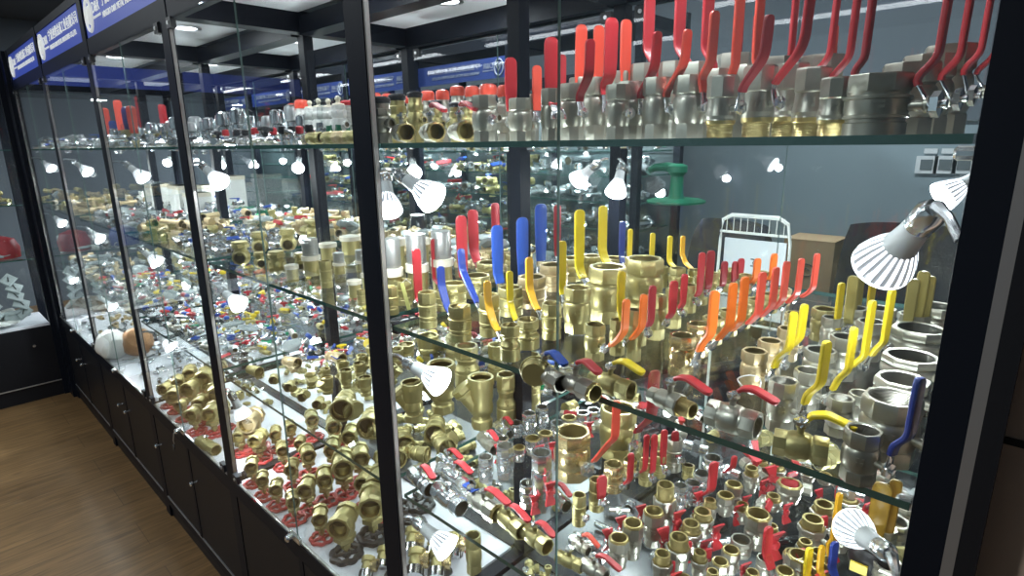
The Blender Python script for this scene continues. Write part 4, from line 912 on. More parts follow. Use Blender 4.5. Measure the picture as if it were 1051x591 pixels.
# Y strainers
def strainer(px, py, z, w, top, side=-1, m='brass', where='', yaw=0.0, lay=None, tilt=0):
    C, W, H = place(px, py, z, w, top)
    t = thing('strainer', '', 'strainer', C, None, 'brass strainers on the lower shelf'); later(t, ('upright brass strainer' if lay is None else 'lying brass strainer')+' with slanting branch', where)
    if lay is not None:
        t.matrix_world = Matrix.Translation(C+Vector((0, 0, W*0.5))) @ Matrix.Rotation(lay, 4, 'Z') @ Matrix.Rotation(PI/2, 4, 'Y') @ Matrix.Translation((0, 0, -H/2)) @ Matrix.Rotation(tilt, 4, 'Z')
    else: t.matrix_world = Matrix.Translation(C) @ Matrix.Rotation(yaw, 4, 'Z')
    MB().lathe([(0.25*W, 0), (0.40*W, 0, 8), (0.40*W, 0.16*H, 8), (0.33*W, 0.19*H), (0.33*W, 0.26*H), (0.42*W, 0.32*H), (0.44*W, 0.45*H), (0.40*W, 0.52*H), (0.44*W, 0.6*H), (0.46*W, 0.84*H), (0.50*W, 0.86*H, 8), (0.50*W, 0.98*H, 8), (0.47*W, H), (0.40*W, H), (0.39*W, 0.97*H, 0, 'bore_brass'), (0.37*W, 0.7*H, 0, 'bore_brass'), (0.2*W, 0.7*H, 0, 'bore')], m, 28).obj('body', t)
    T = TT(0, 0, 0.30*H) @ RY(side*math.radians(38))
    MB().lathe([(0.34*W, 0), (0.34*W, 0.44*H), (0.40*W, 0.46*H), (0.42*W, 0.50*H), (0.38*W, 0.52*H)], m, 24, T).obj('branch', t)
    MB().lathe([(0.36*W, 0.52*H), (0.44*W, 0.53*H, 8), (0.44*W, 0.62*H, 8), (0.30*W, 0.64*H), (0, 0.64*H)], m, 24, T, cap1=False).obj('branch_cap', t)
L3 = 'on the lower shelf beyond the second post'
strainer(425, 436, Z3, 24, 387, -1, where=L3, yaw=0.7); strainer(455, 428, Z3, 30, 367, -1, where=L3, yaw=0.9); strainer(495, 444, Z3, 28, 381, -1, where=L3, yaw=0.7)
for px, py, ww, top, lay, tl in [(448, 456, 24, 420, -0.75, 1.0), (414, 468, 24, 432, -0.5, 0.6), (455, 470, 22, 436, -0.3, 2), (395, 452, 22, 420, 1.2, 0), (355, 432, 26, 392, -0.7, 1.2), (382, 450, 26, 410, -0.75, 0.8), (404, 482, 22, 446, -0.2, 1.5),
                                 (345, 376, 14, 352, 0.2, 0.3), (300, 380, 13, 358, 0.25, 0), (262, 388, 12, 368, 0.2, 0.5), (298, 402, 10, 386, -0.7, 1), (312, 412, 10, 396, -0.7, 2), (328, 420, 11, 402, -0.8, 1), (281, 394, 9, 380, -0.5, 1), (430, 478, 18, 450, 0.4, 1)]:
    strainer(px, py, Z3, ww, top, 1, m='brass' if px not in (345, 300) else 'brass_pale', where=L3 if px > 340 else 'on the lower shelf of the second bay', lay=lay, tilt=tl)
for px, py, ww, top in [(320, 400, 12, 381), (337, 406, 14, 384), (356, 400, 14, 377), (352, 388, 12, 368), (370, 392, 13, 370), (376, 408, 15, 384), (408, 380, 16, 355), (418, 372, 18, 350), (372, 378, 12, 362), (335, 392, 11, 376), (440, 372, 24, 340), (402, 396, 15, 372)]:
    strainer(px, py, Z3, ww, top, random.choice((-1, 1)), where='among small ones, second bay', yaw=random.uniform(0, 6))
for px, py, ww, top in [(520, 440, 20, 380), (545, 425, 20, 360), (480, 400, 26, 350), (470, 375, 24, 340), (385, 378, 16, 352), (510, 395, 18, 350)]:
    v3(px, py, ww, top, None, m='brass', kind='waist', stem=False, where='behind the strainers')

# ------------------------------------------------------------------ white deck: gate valves standing on their hand wheels
def wheel_mesh(col, lobes=8):
    mb = MB(); n = 48
    mb.tube([((1+0.07*math.cos(lobes*a*2*PI/n))*math.cos(a*2*PI/n), (1+0.07*math.cos(lobes*a*2*PI/n))*math.sin(a*2*PI/n), 0.17) for a in range(n)], 0.17 if col != 'black' else 0.24, col, 8, True)
    mb.lathe([(0.28, 0.0), (0.30, 0.05), (0.30, 0.36), (0.22, 0.42)], col, 16)
    for k in range(4):
        a = k*PI/2+0.4; mb.tube([(0.2*math.cos(a), 0.2*math.sin(a), 0.2), (0.95*math.cos(a), 0.95*math.sin(a), 0.17)], [0.16, 0.12], col, 6)
    return mb.mesh('hand_wheel')
def gate_valve(px, py, rpx, top, col='wheel_red', m='brass', where='', yaw=None, z=Z_DECK):
    """px,py: middle of the wheel; rpx its radius; top: topmost pixel of the body."""
    C = on_z(px, py, z); R = rpx*depth(C)/F_PX
    d = ray(px, top); dist = math.hypot(C.x, C.y)+R*0.4; H = EYE.z + d.z*dist/math.hypot(d.x, d.y) - z
    H = max(H, R*2.2); yaw = random.uniform(-0.9, -0.3) if yaw is None else yaw
    t = thing('gate_valve', '', 'valve', C, None, 'gate valves standing on their hand wheels'); t.matrix_world = Matrix.Translation(C) @ Matrix.Rotation(yaw, 4, 'Z')
    later(t, ('brass gate valve standing on ' + ('red' if col == 'wheel_red' else 'black') + ' hand wheel'), where)
    link('hand_wheel', cached(('wheel', col), lambda: wheel_mesh(col)), t, scale=(R, R, R))
    h0 = 0.36*R; rb = (H-h0)*0.245; zc = H-rb*1.02
    MB().lathe([(R*0.12, h0), (R*0.13, h0+(H-h0)*0.08), (rb*0.42, h0+(H-h0)*0.10, 6), (rb*0.42, h0+(H-h0)*0.17, 6), (rb*0.36, h0+(H-h0)*0.19), (rb*0.5, h0+(H-h0)*0.25), (rb*0.92, h0+(H-h0)*0.30, 6), (rb*0.92, h0+(H-h0)*0.40, 6), (rb*0.72, h0+(H-h0)*0.43), (rb*0.9, h0+(H-h0)*0.52), (rb*0.92, zc)], m, 24).obj('bonnet', t)
    mb = MB().lathe([(rb*0.45, -rb*1.25, 8), (rb*1.0, -rb*1.25, 8), (rb*1.04, -rb*1.2, 8), (rb*1.04, -rb*0.72, 8), (rb*0.82, -rb*0.66), (rb*0.86, -rb*0.3), (rb*0.92, 0), (rb*0.86, rb*0.3), (rb*0.82, rb*0.66), (rb*1.04, rb*0.72, 8), (rb*1.04, rb*1.2, 8), (rb*1.0, rb*1.25, 8), (rb*0.76, rb*1.25),
              (rb*0.74, rb*1.1, 0, 'bore_brass'), (rb*0.70, rb*0.5, 0, 'bore_brass'), (rb*0.4, rb*0.45, 0, 'bore')], m, 32, TT(0, 0, zc) @ RY(PI/2))
    mb.obj('body', t)
    return t
gd = 'second bay deck'
for px, py, r, top in [(248, 466, 9, 438), (268, 473, 10, 440), (261, 497, 9, 468), (272, 510, 10, 482), (286, 520, 10, 490), (303, 534, 11, 502), (318, 524, 10, 488), (336, 515, 11, 478), (355, 508, 11, 462),
                       (331, 553, 11, 518), (302, 500, 9, 470), (292, 480, 9, 452), (318, 488, 10, 455), (344, 484, 11, 448), (372, 495, 11, 455), (378, 520, 11, 480), (285, 462, 8, 436), (345, 460, 10, 425), (300, 455, 8, 430), (322, 450, 9, 420), (362, 470, 10, 435), (310, 470, 8, 446), (395, 500, 11, 462)]:
    gate_valve(px, py, r, top, where=gd)
gate_valve(356, 570, 14, 518, 'black', where=gd); gate_valve(384, 551, 14, 498, 'black', where=gd); gate_valve(262, 462, 13, 418, 'wheel_red', 'brass_pale', where=gd+', large')
gate_valve(392, 530, 12, 478, 'wheel_red', where=gd)
gd3 = 'third bay deck'
for px, py, r, top in [(174, 417, 7, 390), (181, 423, 7, 396), (189, 431, 7, 408), (202, 444, 9, 415), (221, 446, 9, 412), (186, 412, 7, 384), (200, 420, 8, 388), (209, 434, 8, 404), (214, 412, 8, 376), (225, 428, 8, 392), (198, 404, 7, 374), (232, 440, 8, 410), (226, 404, 8, 370)]:
    gate_valve(px, py, r, top, where=gd3)
lying((205, 452), (222, 462), Z_DECK, 12, 'brass', 'plain', where='on the white deck of the third bay')
# second bay front corner: brass radiator valves with black ribbed knobs, loose black wheels, brass valve with ring handle
def knob_valve(px, py, w, where):
    C, W, H = place(px, py, Z_DECK, w, py-w*1.2)
    t = thing('radiator_valve', '', 'valve', C, None, 'radiator valves with ribbed knobs'); t.matrix_world = Matrix.Translation(C+Vector((0, 0, W*0.42))) @ Matrix.Rotation(-0.8, 4, 'Z') @ Matrix.Rotation(0.5, 4, 'Y')
    later(t, 'brass angle valve with ribbed chrome knob', where)
    MB().lathe([(0.2*W, -0.5*W, 8), (0.42*W, -0.5*W, 8), (0.42*W, -0.2*W, 8), (0.3*W, -0.15*W), (0.34*W, 0.1*W), (0.26*W, 0.3*W)], 'brass', 20, RY(PI/2)).obj('body', t)
    MB().lathe([(0.28*W, 0), (0.28*W, 0.35*W), (0.40*W, 0.38*W, 8), (0.40*W, 0.6*W, 8), (0.3*W, 0.6*W), (0.28*W, 0.45*W, 0, 'bore_brass'), (0.1*W, 0.4*W, 0, 'bore')], 'brass_bright', 20, Matrix.Rotation(-PI/2, 4, 'X')).obj('port', t)
    mb = MB(); mb.lathe([(0.30*W, 0.28*W), (0.38*W, 0.30*W), (0.38*W, 0.72*W), (0.3*W, 0.78*W)], 'chrome', 20, RY(PI/2))
    for k in range(8):
        a = k*PI/4; mb.box((0.32*W, -0.05*W, 0.34*W), (0.72*W, 0.05*W, 0.42*W), 'black', Matrix.Rotation(a, 4, 'X'))
    mb.obj('knob', t)
for px, py, w in [(394, 582, 17), (378, 592, 17), (424, 566, 20), (446, 570, 20), (466, 572, 20), (428, 590, 22), (450, 592, 22), (405, 596, 20)]: knob_valve(px, py, w, 'by the second post')
upright(487, 592, Z_DECK, 17, 543, 'brass', 'plain', None, wings='red', d=-1, where='alone on the second bay deck')
for k, (px, py, r) in enumerate([(410, 522, 11), (432, 520, 12), (424, 540, 12), (404, 545, 10)]):
    o = link('hand_wheel', cached(('wheel', 'black'), lambda: wheel_mesh('black')), None); C = on_z(px, py, Z_DECK); R_ = r*depth(C)/F_PX; o.location = C; o.scale = (R_,)*3
    tag(o, '', 'hand wheel', 'loose black hand wheels'); later(o, 'loose black lobed hand wheel', 'on the deck beside the second post')
t = thing('pipe_end_plug', 'round black plastic cap lying alone on the white deck front corner', 'pipe fitting', on_z(459, 588, Z_DECK))
MB().lathe([(0.012, 0), (0.014, 0.002), (0.013, 0.008), (0.009, 0.010)], 'black', 20).obj('cap_body', t)
# warning-striped pump pliers head near the low spotlight
C = on_z(890, 585, Z3)
t = thing('work_glove', 'black work glove with yellow patch beside the low spotlight', 'glove', (C.x, C.y, Z3))
mb = MB()
mb.lathe([(0.012, 0.0), (0.020, 0.004), (0.024, 0.016), (0.023, 0.030), (0.016, 0.040), (0.0, 0.044)], 'black', 18, Matrix.Diagonal((1.25, 0.9, 1, 1)), cap1=False).obj('palm', t)
for k in range(4): MB().tube([(0.012-0.008*k, 0.004, 0.034), (0.020-0.008*k, -0.004, 0.050), (0.030-0.008*k, -0.010, 0.050)], [0.006, 0.0055, 0.004], 'black', 8).obj('finger', t)
MB().box((-0.020, -0.026, 0.006), (0.004, -0.022, 0.022), 'yellow').obj('patch', t, False)
# fourth bay deck: white globe with tan bowl
C = on_z(118, 368, Z_DECK)
t = thing('water_dome', 'white plastic dome with a tan rim band standing on the fifth bay deck', 'dome', (C.x, C.y, Z_DECK+0.076))
MB().lathe([(0.0, -0.095), (0.04, -0.088), (0.075, -0.062), (0.095, 0.0), (0.078, 0.055), (0.05, 0.08), (0.0, 0.095)], 'white', 28, Matrix.Scale(0.78, 4) @ RY(-1.2), cap0=False, cap1=False).obj('dome', t)
C = on_z(139, 366, Z_DECK)
t = thing('brass_bowl', 'tan coloured round bowl leaning on the white dome', 'bowl', (C.x, C.y+0.02, Z_DECK+0.078))
MB().lathe([(0.088, -0.03), (0.092, -0.02), (0.085, 0.02), (0.06, 0.055), (0.02, 0.07), (0.0, 0.071)], 'tan', 28, Matrix.Scale(0.82, 4) @ RY(0.9), cap0=True, cap1=False).obj('bowl', t)

# ------------------------------------------------------------------ small fittings in the other bays
def f_elbow(m):
    mb = MB(); mb.tube([(0.020, 0, 0), (0.008, 0, 0), (0.002, 0, 0.003), (0, 0, 0.009), (0, 0, 0.021)], 0.0075, m, 12)
    mb.lathe([(0.0075, 0), (0.0098, 0.001, 8), (0.0098, 0.009, 8), (0.0075, 0.0095), (0.006, 0.0092), (0.005, 0.003, 0, 'bore')], m, 16, TT(0, 0, 0.016)); mb.lathe([(0.0075, 0), (0.0098, 0.001, 8), (0.0098, 0.009, 8), (0.0075, 0.0095), (0.006, 0.0092), (0.005, 0.003, 0, 'bore')], m, 16, TT(0.014, 0, 0) @ RY(PI/2)); return mb.mesh('elbow')
def f_tee(m):
    mb = MB(); mb.lathe([(0.008, -0.024), (0.0105, -0.0235, 8), (0.0105, -0.013, 8), (0.008, -0.012), (0.008, 0.012), (0.0105, 0.013, 8), (0.0105, 0.0235, 8), (0.008, 0.024), (0.0065, 0.0235, 0, 'bore'), (0.005, 0.015, 0, 'bore')], m, 16, RY(PI/2))
    mb.lathe([(0.0078, 0), (0.0078, 0.012), (0.0105, 0.013, 8), (0.0105, 0.022, 8), (0.0065, 0.022), (0.005, 0.016, 0, 'bore')], m, 16); return mb.mesh('tee')
def f_nipple(m): return MB().lathe([(0.007, -0.018), (0.0085, -0.017), (0.0085, -0.005), (0.012, -0.004, 6), (0.012, 0.005, 6), (0.0085, 0.006), (0.0085, 0.017), (0.007, 0.018), (0.006, 0.017, 0, 'bore'), (0.005, 0.0, 0, 'bore')], m, 18, RY(PI/2)).mesh('nipple')
def f_coupling(m): return MB().lathe([(0.010, -0.014, 8), (0.0125, -0.0135, 8), (0.0125, -0.004, 8), (0.011, -0.003), (0.011, 0.003), (0.0125, 0.004, 8), (0.0125, 0.0135, 8), (0.010, 0.014), (0.009, 0.0135, 0, 'bore'), (0.008, 0.0, 0, 'bore')], m, 16).mesh('coupling')
def f_mini(m, c):
    mb = MB(); mb.lathe([(0.007, -0.024), (0.009, -0.023, 8), (0.009, -0.012, 8), (0.0075, -0.011), (0.011, -0.004), (0.011, 0.004), (0.0075, 0.011), (0.009, 0.012, 8), (0.009, 0.023, 8), (0.007, 0.024), (0.0055, 0.0235, 0, 'bore')], m, 16, RY(PI/2))
    mb.lathe([(0.004, 0.0), (0.004, 0.014), (0.0065, 0.016), (0.0065, 0.021)], c, 10); mb.box((-0.006, -0.005, 0.0175), (0.034, 0.005, 0.0215), c); return mb.mesh('mini_valve')
def f_tap(m, c):
    mb = MB(); mb.lathe([(0.009, -0.03), (0.009, -0.022), (0.012, -0.021, 6), (0.012, -0.014, 6), (0.0075, -0.012), (0.009, 0.0), (0.0075, 0.014)], m, 14, RY(PI/2)); mb.tube([(0.012, 0, 0), (0.026, 0, -0.002), (0.034, 0, -0.010), (0.036, 0, -0.022)], [0.007, 0.0068, 0.006, 0.0065], m, 10)
    mb.lathe([(0.005, 0), (0.005, 0.016), (0.009, 0.018), (0.008, 0.025)], c, 10); mb.tube([(-0.016, 0, 0.022), (0.0, 0, 0.024), (0.016, 0, 0.022)], [0.004, 0.005, 0.004], c, 8); return mb.mesh('tap')
def f_pipe(m): return MB().tube([(-0.034, 0, 0), (0.0, 0, 0), (0.034, 0, 0)], 0.008, m, 12).lathe([(0.0085, 0), (0.0115, 0.001, 8), (0.0115, 0.011, 8), (0.009, 0.012), (0.006, 0.0118, 0, 'bore')], m, 16, TT(0.03, 0, 0) @ RY(PI/2)).mesh('straight_connector')
def f_barb(m): return MB().lathe([(0.0045, -0.024)]+[q for k in range(4) for q in ((0.0075, -0.022+k*0.0055), (0.0055, -0.0175+k*0.0055))]+[(0.011, 0.001, 6), (0.011, 0.009, 6), (0.0085, 0.010), (0.0085, 0.022), (0.007, 0.023), (0.006, 0.022, 0, 'bore'), (0.004, 0.005, 0, 'bore')], m, 16, RY(PI/2)).mesh('hose_barb')
def f_union(m): return MB().lathe([(0.0085, -0.022, 8), (0.0105, -0.021, 8), (0.0105, -0.011, 8), (0.0085, -0.010), (0.0085, -0.006), (0.0145, -0.005, 8), (0.0145, 0.007, 8), (0.009, 0.008), (0.0105, 0.011, 8), (0.0105, 0.021, 8), (0.007, 0.022), (0.0065, 0.021, 0, 'bore'), (0.004, 0.008, 0, 'bore')], m, 16, RY(PI/2)).mesh('pipe_union')
def f_angle(m, c):
    mb = MB(); mb.tube([(0.022, 0, 0), (0.006, 0, 0), (0.001, 0, 0.004), (0, 0, 0.022)], 0.0078, m, 10)
    mb.lathe([(0.0078, 0), (0.0105, 0.001, 6), (0.0105, 0.009, 6), (0.0065, 0.0095), (0.005, 0.003, 0, 'bore')], m, 12, TT(0.016, 0, 0) @ RY(PI/2)); mb.lathe([(0.006, 0.018), (0.013, 0.020), (0.014, 0.030), (0.011, 0.033), (0.0, 0.034)], c, 12, cap1=False); return mb.mesh('angle_stop')
def f_bag(m):
    mb = MB(); mb.lathe([(0.0, 0.0), (0.022, 0.001), (0.030, 0.008), (0.026, 0.016), (0.012, 0.020), (0.0, 0.021)], m, 10, Matrix.Diagonal((1.4, 0.8, 0.8, 1)), cap0=False, cap1=False)
    for v in mb.bm.verts: v.co += Vector((random.uniform(-.003, .003), random.uniform(-.003, .003), random.uniform(-.002, .002)))
    return mb.mesh('bag')
FIT = {'elbow': (f_elbow, 'elbow fitting'), 'tee': (f_tee, 'tee fitting'), 'nipple': (f_nipple, 'hexagon nipple'), 'coupling': (f_coupling, 'coupling'), 'mini': (f_mini, 'mini valve'), 'tap': (f_tap, 'tap'), 'pipe': (f_pipe, 'straight connector'), 'bag': (f_bag, 'bagged fitting'), 'barb': (f_barb, 'hose barb'), 'union': (f_union, 'pipe union'), 'angle': (f_angle, 'angle stop')}
FNAME = {'elbow': 'pipe_elbow', 'tee': 'pipe_tee', 'nipple': 'pipe_nipple', 'coupling': 'pipe_coupling', 'mini': 'mini_valve', 'tap': 'water_tap', 'pipe': 'pipe_connector', 'bag': 'fitting_bag', 'barb': 'hose_barb', 'union': 'pipe_union', 'angle': 'angle_stop'}
FM = {'chrome': 'chrome', 'steel': 'steel', 'brass': 'brass', 'brass_pale': 'pale brass', 'brass_bright': 'bright brass', 'nickel': 'nickel', 'white': 'white', 'cream': 'cream', 'bag': 'clear plastic', 'black': 'black', 'dgreen': 'dark green', 'red': 'red', 'blue': 'blue', 'yellow': 'yellow'}
def fit_mesh(key):
    kind, m = key[0], key[1]
    return cached(('fit',)+key, lambda: FIT[kind][0](m, *key[2:]))
def heap(x0, x1, y0, y1, z, n, mix, place_, size=1.0, layers=2, seed=1, sort=0.3):
    rnd = random.Random(seed); keys = list(mix); n = int(n*0.9)
    for k in range(n):
        lay = 0 if k < n*0.68 or layers == 1 else 1
        nx = max(1, int(math.sqrt(n*0.68*(x1-x0)/(y1-y0)))); ny = max(1, int(n*0.68/nx)+1)
        if lay == 0: i, j = k % nx, k//nx
        else: i, j = rnd.uniform(0, nx-1), rnd.uniform(0, ny-1)
        x = x0+(x1-x0)*(i+0.5+rnd.uniform(-.4, .4))/nx; y = y0+(y1-y0)*(min(j, ny-1)+0.5+rnd.uniform(-.4, .4))/ny
        key = rnd.choice(keys); s = size*rnd.uniform(0.8, 1.25)
        nm = FNAME[key[0]]
        o = link(nm, fit_mesh(key), None, (min(max(x, x0), x1), min(max(y, y0), y1), z+0.0115*s+lay*0.021*s), (rnd.choice((0, PI/2, -PI/2, PI))+rnd.uniform(-.2, .2) if key[0] not in ('mini', 'tap', 'angle', 'bag') else rnd.choice((0, 0, 0.9, -0.9)), rnd.uniform(-.15, .15), rnd.uniform(0, 2*PI)), (s,)*3)
        what = f'small {FM.get(key[1], key[1])} {FIT[key[0]][1]}' + (f' with {COLN.get(key[2], key[2])} handle' if len(key) > 2 else '')
        tag(o, '', 'pipe fitting' if key[0] not in ('mini', 'tap', 'angle') else 'valve', f'{what}s {place_}'); later(o, what.replace('clear plastic bagged', 'clear bagged')+',', place_)
CR = [(k, 'chrome') for k in ('elbow', 'tee', 'nipple', 'pipe')]
CH = [(k, 'chrome') for k in ('elbow', 'tee', 'nipple', 'coupling', 'pipe')]; BR = [(k, 'brass') for k in ('elbow', 'tee', 'nipple', 'coupling', 'pipe')]
BP = [('coupling', 'brass_pale'), ('tee', 'brass_pale'), ('pipe', 'brass_pale'), ('elbow', 'brass'), ('coupling', 'brass')]
COLR = [('mini', 'chrome', c) for c in ('red', 'blue', 'yellow', 'red')] + [('tap', 'chrome', c) for c in ('red', 'blue')] + [('mini', 'nickel', 'black'), ('mini', 'brass', 'yellow'), ('mini', 'chrome', 'green'), ('tap', 'nickel', 'darkred'), ('pipe', 'nickel'), ('elbow', 'white'), ('bag', 'bag'), ('tap', 'chrome', 'black')]
COLS = COLR+[('barb', 'chrome'), ('union', 'chrome'), ('barb', 'brass'), ('union', 'steel'), ('angle', 'chrome', 'blue'), ('angle', 'chrome', 'red'), ('angle', 'nickel', 'yellow'), ('angle', 'chrome', 'chrome'), ('barb', 'steel'), ('angle', 'chrome', 'black')]
P = POSTS
def bx_(i, e=0.03): return P[i+1]+e, P[i]-e
F_, B_ = (YF+0.05, YM-0.03), (YM+0.03, YB-0.05)
def bay(i, half, z, n, mix, size=1.0, layers=2, seed=0, x=None):
    x0, x1 = x or bx_(i)
    y0, y1 = F_ if half == 'front' else B_
    heap(x0, x1, y0, y1, z, n, mix, f'{BAYN[i]} bay {half} half, {LEVN[z].split()[0]} '+('deck' if z == Z_DECK else 'shelf'), size, layers, seed+i*10)
# middle shelf
bay(1, 'back', Z2, 85, BP+[('nipple', 'brass_pale'), ('bag', 'bag')], 1.15, 2, 3, (P[2]+0.03, -1.0))
bay(2, 'front', Z2, 75, CH+[('mini', 'chrome', 'blue'), ('union', 'chrome'), ('barb', 'chrome')], 0.85, 2, 4, (P[3]+0.35, P[2]-0.03))
heap(P[3]+0.03, P[3]+0.34, F_[0], F_[1], Z2, 40, BP, 'beside the fourth post, middle shelf', 1.2, 2, 55)
bay(2, 'back', Z2, 70, BP+[('bag', 'bag'), ('mini', 'nickel', 'red'), ('coupling', 'brass_pale')], 1.2, 2, 5)
bay(3, 'front', Z2, 60, CH[:3]+[('bag', 'bag'), ('mini', 'chrome', 'red'), ('coupling', 'white')], 1.0, 2, 6)
bay(3, 'back', Z2, 60, CH+[('mini', 'chrome', 'blue'), ('mini', 'nickel', 'green'), ('tee', 'dgreen'), ('bag', 'bag')], 1.0, 2, 7)
bay(4, 'front', Z2, 45, BP+[('coupling', 'cream')], 1.2, 2, 8); bay(4, 'back', Z2, 40, [('coupling', 'cream'), ('tee', 'white'), ('coupling', 'brass_pale')], 1.3, 2, 9)
# lower shelf
bay(1, 'back', Z3, 120, COLS, 0.95, 2, 10); bay(2, 'front', Z3, 150, COLS+CR[:2], 0.85, 2, 11); bay(2, 'back', Z3, 130, COLS+CR[2:], 0.95, 2, 12)
heap(P[2]+0.03, -1.55, YF+0.22, YM-0.03, Z3, 16, [('mini', 'chrome', 'blue'), ('mini', 'chrome', 'red'), ('tap', 'chrome', 'yellow'), ('tee', 'chrome')], 'beside the third post, lower shelf', 0.9, 1, 56)
bay(3, 'front', Z3, 120, COLS+[('pipe', 'steel')], 0.9, 2, 13); bay(3, 'back', Z3, 100, COLS, 1.0, 2, 14)
bay(4, 'front', Z3, 50, BP[:3]+CH[:3]+[('bag', 'bag')], 1.1, 2, 15); bay(4, 'back', Z3, 45, BR[:4]+[('bag', 'bag')], 1.2, 2, 16)
bay(0, 'back', Z3, 46, [('mini', 'chrome', 'red'), ('nipple', 'chrome'), ('mini', 'nickel', 'red'), ('coupling', 'nickel'), ('coupling', 'brass')], 1.2, 1, 17)
# white deck
bay(3, 'front', Z_DECK, 60, CH+[('mini', 'chrome', 'black'), ('tap', 'chrome', 'white')], 0.8, 2, 18, (P[4]+0.03, P[3]-0.10)); bay(3, 'back', Z_DECK, 45, CH, 1.0, 2, 19)
bay(4, 'front', Z_DECK, 40, CH[:3]+BP[:2], 0.9, 2, 20, (P[5]+0.03, P[4]-0.25)); bay(4, 'back', Z_DECK, 30, BP, 1.0, 2, 21)
heap(P[4]-0.22, P[4]-0.04, YF+0.03, YF+0.16, Z_DECK, 30, CH, 'in front of the white dome on the deck', 0.6, 2, 57)
bay(2, 'back', Z_DECK, 45, BR, 1.2, 2, 22); bay(1, 'back', Z_DECK, 50, BR+CH[:2], 1.3, 2, 23); bay(0, 'front', Z_DECK, 40, CH+BR[:2], 1.1, 1, 24); bay(0, 'back', Z_DECK, 35, CH, 1.3, 1, 25)
bay(2, 'front', Z_DECK, 28, BR+[('mini', 'chrome', 'black'), ('elbow', 'brass')], 0.9, 1, 26, (P[3]+0.05, P[2]-0.45))
# top shelf, seen edge on
bay(1, 'front', Z1, 42, CH[:4]+[('tap', 'chrome', 'black')], 0.9, 2, 27, (P[2]+0.03, -1.15)); bay(2, 'front', Z1, 55, CH+[('tap', 'chrome', 'black'), ('mini', 'chrome', 'blue')], 0.95, 2, 28); bay(3, 'front', Z1, 50, CH+[('bag', 'bag')], 1.0, 2, 29)
bay(4, 'front', Z1, 34, CH[:2]+[('bag', 'bag'), ('mini', 'chrome', 'blue')], 1.1, 2, 30)
def thermostat(x, y, z, s, m, cap, where, label):
    t = thing('thermostat_valve', '', 'valve', (x, y, z), None, 'thermostatic and angle valves on the top shelf'); t.rotation_euler = (0, 0, random.uniform(0, 6)); later(t, label, where)
    MB().lathe([(0.010*s, 0, 8), (0.014*s, 0.0, 8), (0.014*s, 0.012*s, 8), (0.010*s, 0.014*s), (0.012*s, 0.022*s), (0.010*s, 0.034*s), (0.013*s, 0.036*s, 8), (0.013*s, 0.044*s, 8), (0.009*s, 0.046*s)], m, 20).obj('body', t)
    MB().lathe([(0.010*s, 0.046*s), (0.016*s, 0.048*s), (0.017*s, 0.058*s), (0.015*s, 0.074*s), (0.009*s, 0.078*s)], cap, 18).obj('cap', t)
    MB().lathe([(0.006*s, 0), (0.006*s, 0.014*s), (0.009*s, 0.015*s, 8), (0.009*s, 0.024*s, 8), (0.005*s, 0.024*s)], m, 14, TT(0, 0, 0.024*s) @ RY(PI/2)).obj('port', t)
rnd = random.Random(5)
for i, (n, lo, hi) in enumerate(((18, P[2]+0.04, -1.28), (22, P[3]+0.04, P[2]-0.04), (18, P[4]+0.04, P[3]-0.04))):
    for k in range(n):
        thermostat(lo+(hi-lo)*(k+0.5)/n, YF+0.20+0.16*rnd.random(), Z1, rnd.uniform(1.0, 1.5), 'chrome', rnd.choice(('chrome', 'cupglass', 'chrome', 'steel')), f'{BAYN[i+1]} bay top shelf', 'chrome thermostatic valve standing upright')
for k, px in enumerate((232, 243, 252, 262, 272, 281, 290, 300, 308, 318)):
    q = on_y(px, 140, 0.64+0.02*(k % 3)); thermostat(q.x, q.y, Z1, 0.55, 'chrome', ('red', 'black', 'black', 'red', 'black')[k % 5], 'second bay top shelf front', f"small chrome valve with {('red', 'black', 'black', 'red', 'black')[k % 5]} knob")
for k, (px, Y, ww, tc, tb, cap, shp, base) in enumerate([(304, 0.86, 11, 106, 113, 'orangered', 'dome', None), (313, 0.84, 14, 102, 111, 'orangered', 'dome', None), (321, 0.80, 13, 103, 111, 'cream', 'tip', None), (330, 0.78, 14, 101, 110, 'cream', 'tip', 'dgreen'),
                 (340, 0.77, 14, 101, 110, 'cream', 'tip', 'dgreen'), (350, 0.75, 16, 98, 108, 'cream', 'tip', 'dgreen'), (359, 0.78, 13, 103, 108, 'red', 'dome', 'dgreen')]):
    capped(px, Y, ww, tc, tb, 'white' if k > 0 else 'cream', cap, where='second bay top shelf', shape=shp, base=base, group='white bodied reducing valves')
for px in (317, 333, 344, 356):
    q = on_y(px, 138, 0.63); q.z = Z1+0.013; lying_at(q, (1, 0.1, 0), 0.026, 0.045, 'brass' if px != 344 else 'brass_pale', 'plain', None, where='second bay top shelf front', xdir=(0, 1, 0))
for px, h, c, Y in [(112, 0.16, 'orangered', 0.9), (125, 0.16, 'orangered', 0.8), (132, 0.10, 'navy', 0.7), (137, 0.10, 'orangered', 0.7), (147, 0.2, 'red', 0.95), (150, 0.2, 'red', 1.0), (169, 0.15, 'red', 1.0), (117, 0.08, 'blue', 0.85)]:
    q = on_y(px, 150, Y)
    upright_at(Vector((q.x, q.y, Z1)), 0.05, 0.07, 'brass', 'plain', None, c, 1, 0.035, None, 'fourth bay top shelf', path=[(0.035, 0.03), (0.045, 0.06), (0.048, 0.06+h)])
for k, (px, c) in enumerate([(158, 'dgreen'), (165, 'dgreen'), (175, 'green'), (172, 'navy'), (182, 'dgreen')]):
    q = on_y(px, 150, 0.85); upright_at(Vector((q.x, q.y, Z1)), 0.04, 0.06, 'brass', 'plain', wings=c if c in COLN else 'blue', where='fourth bay top shelf')
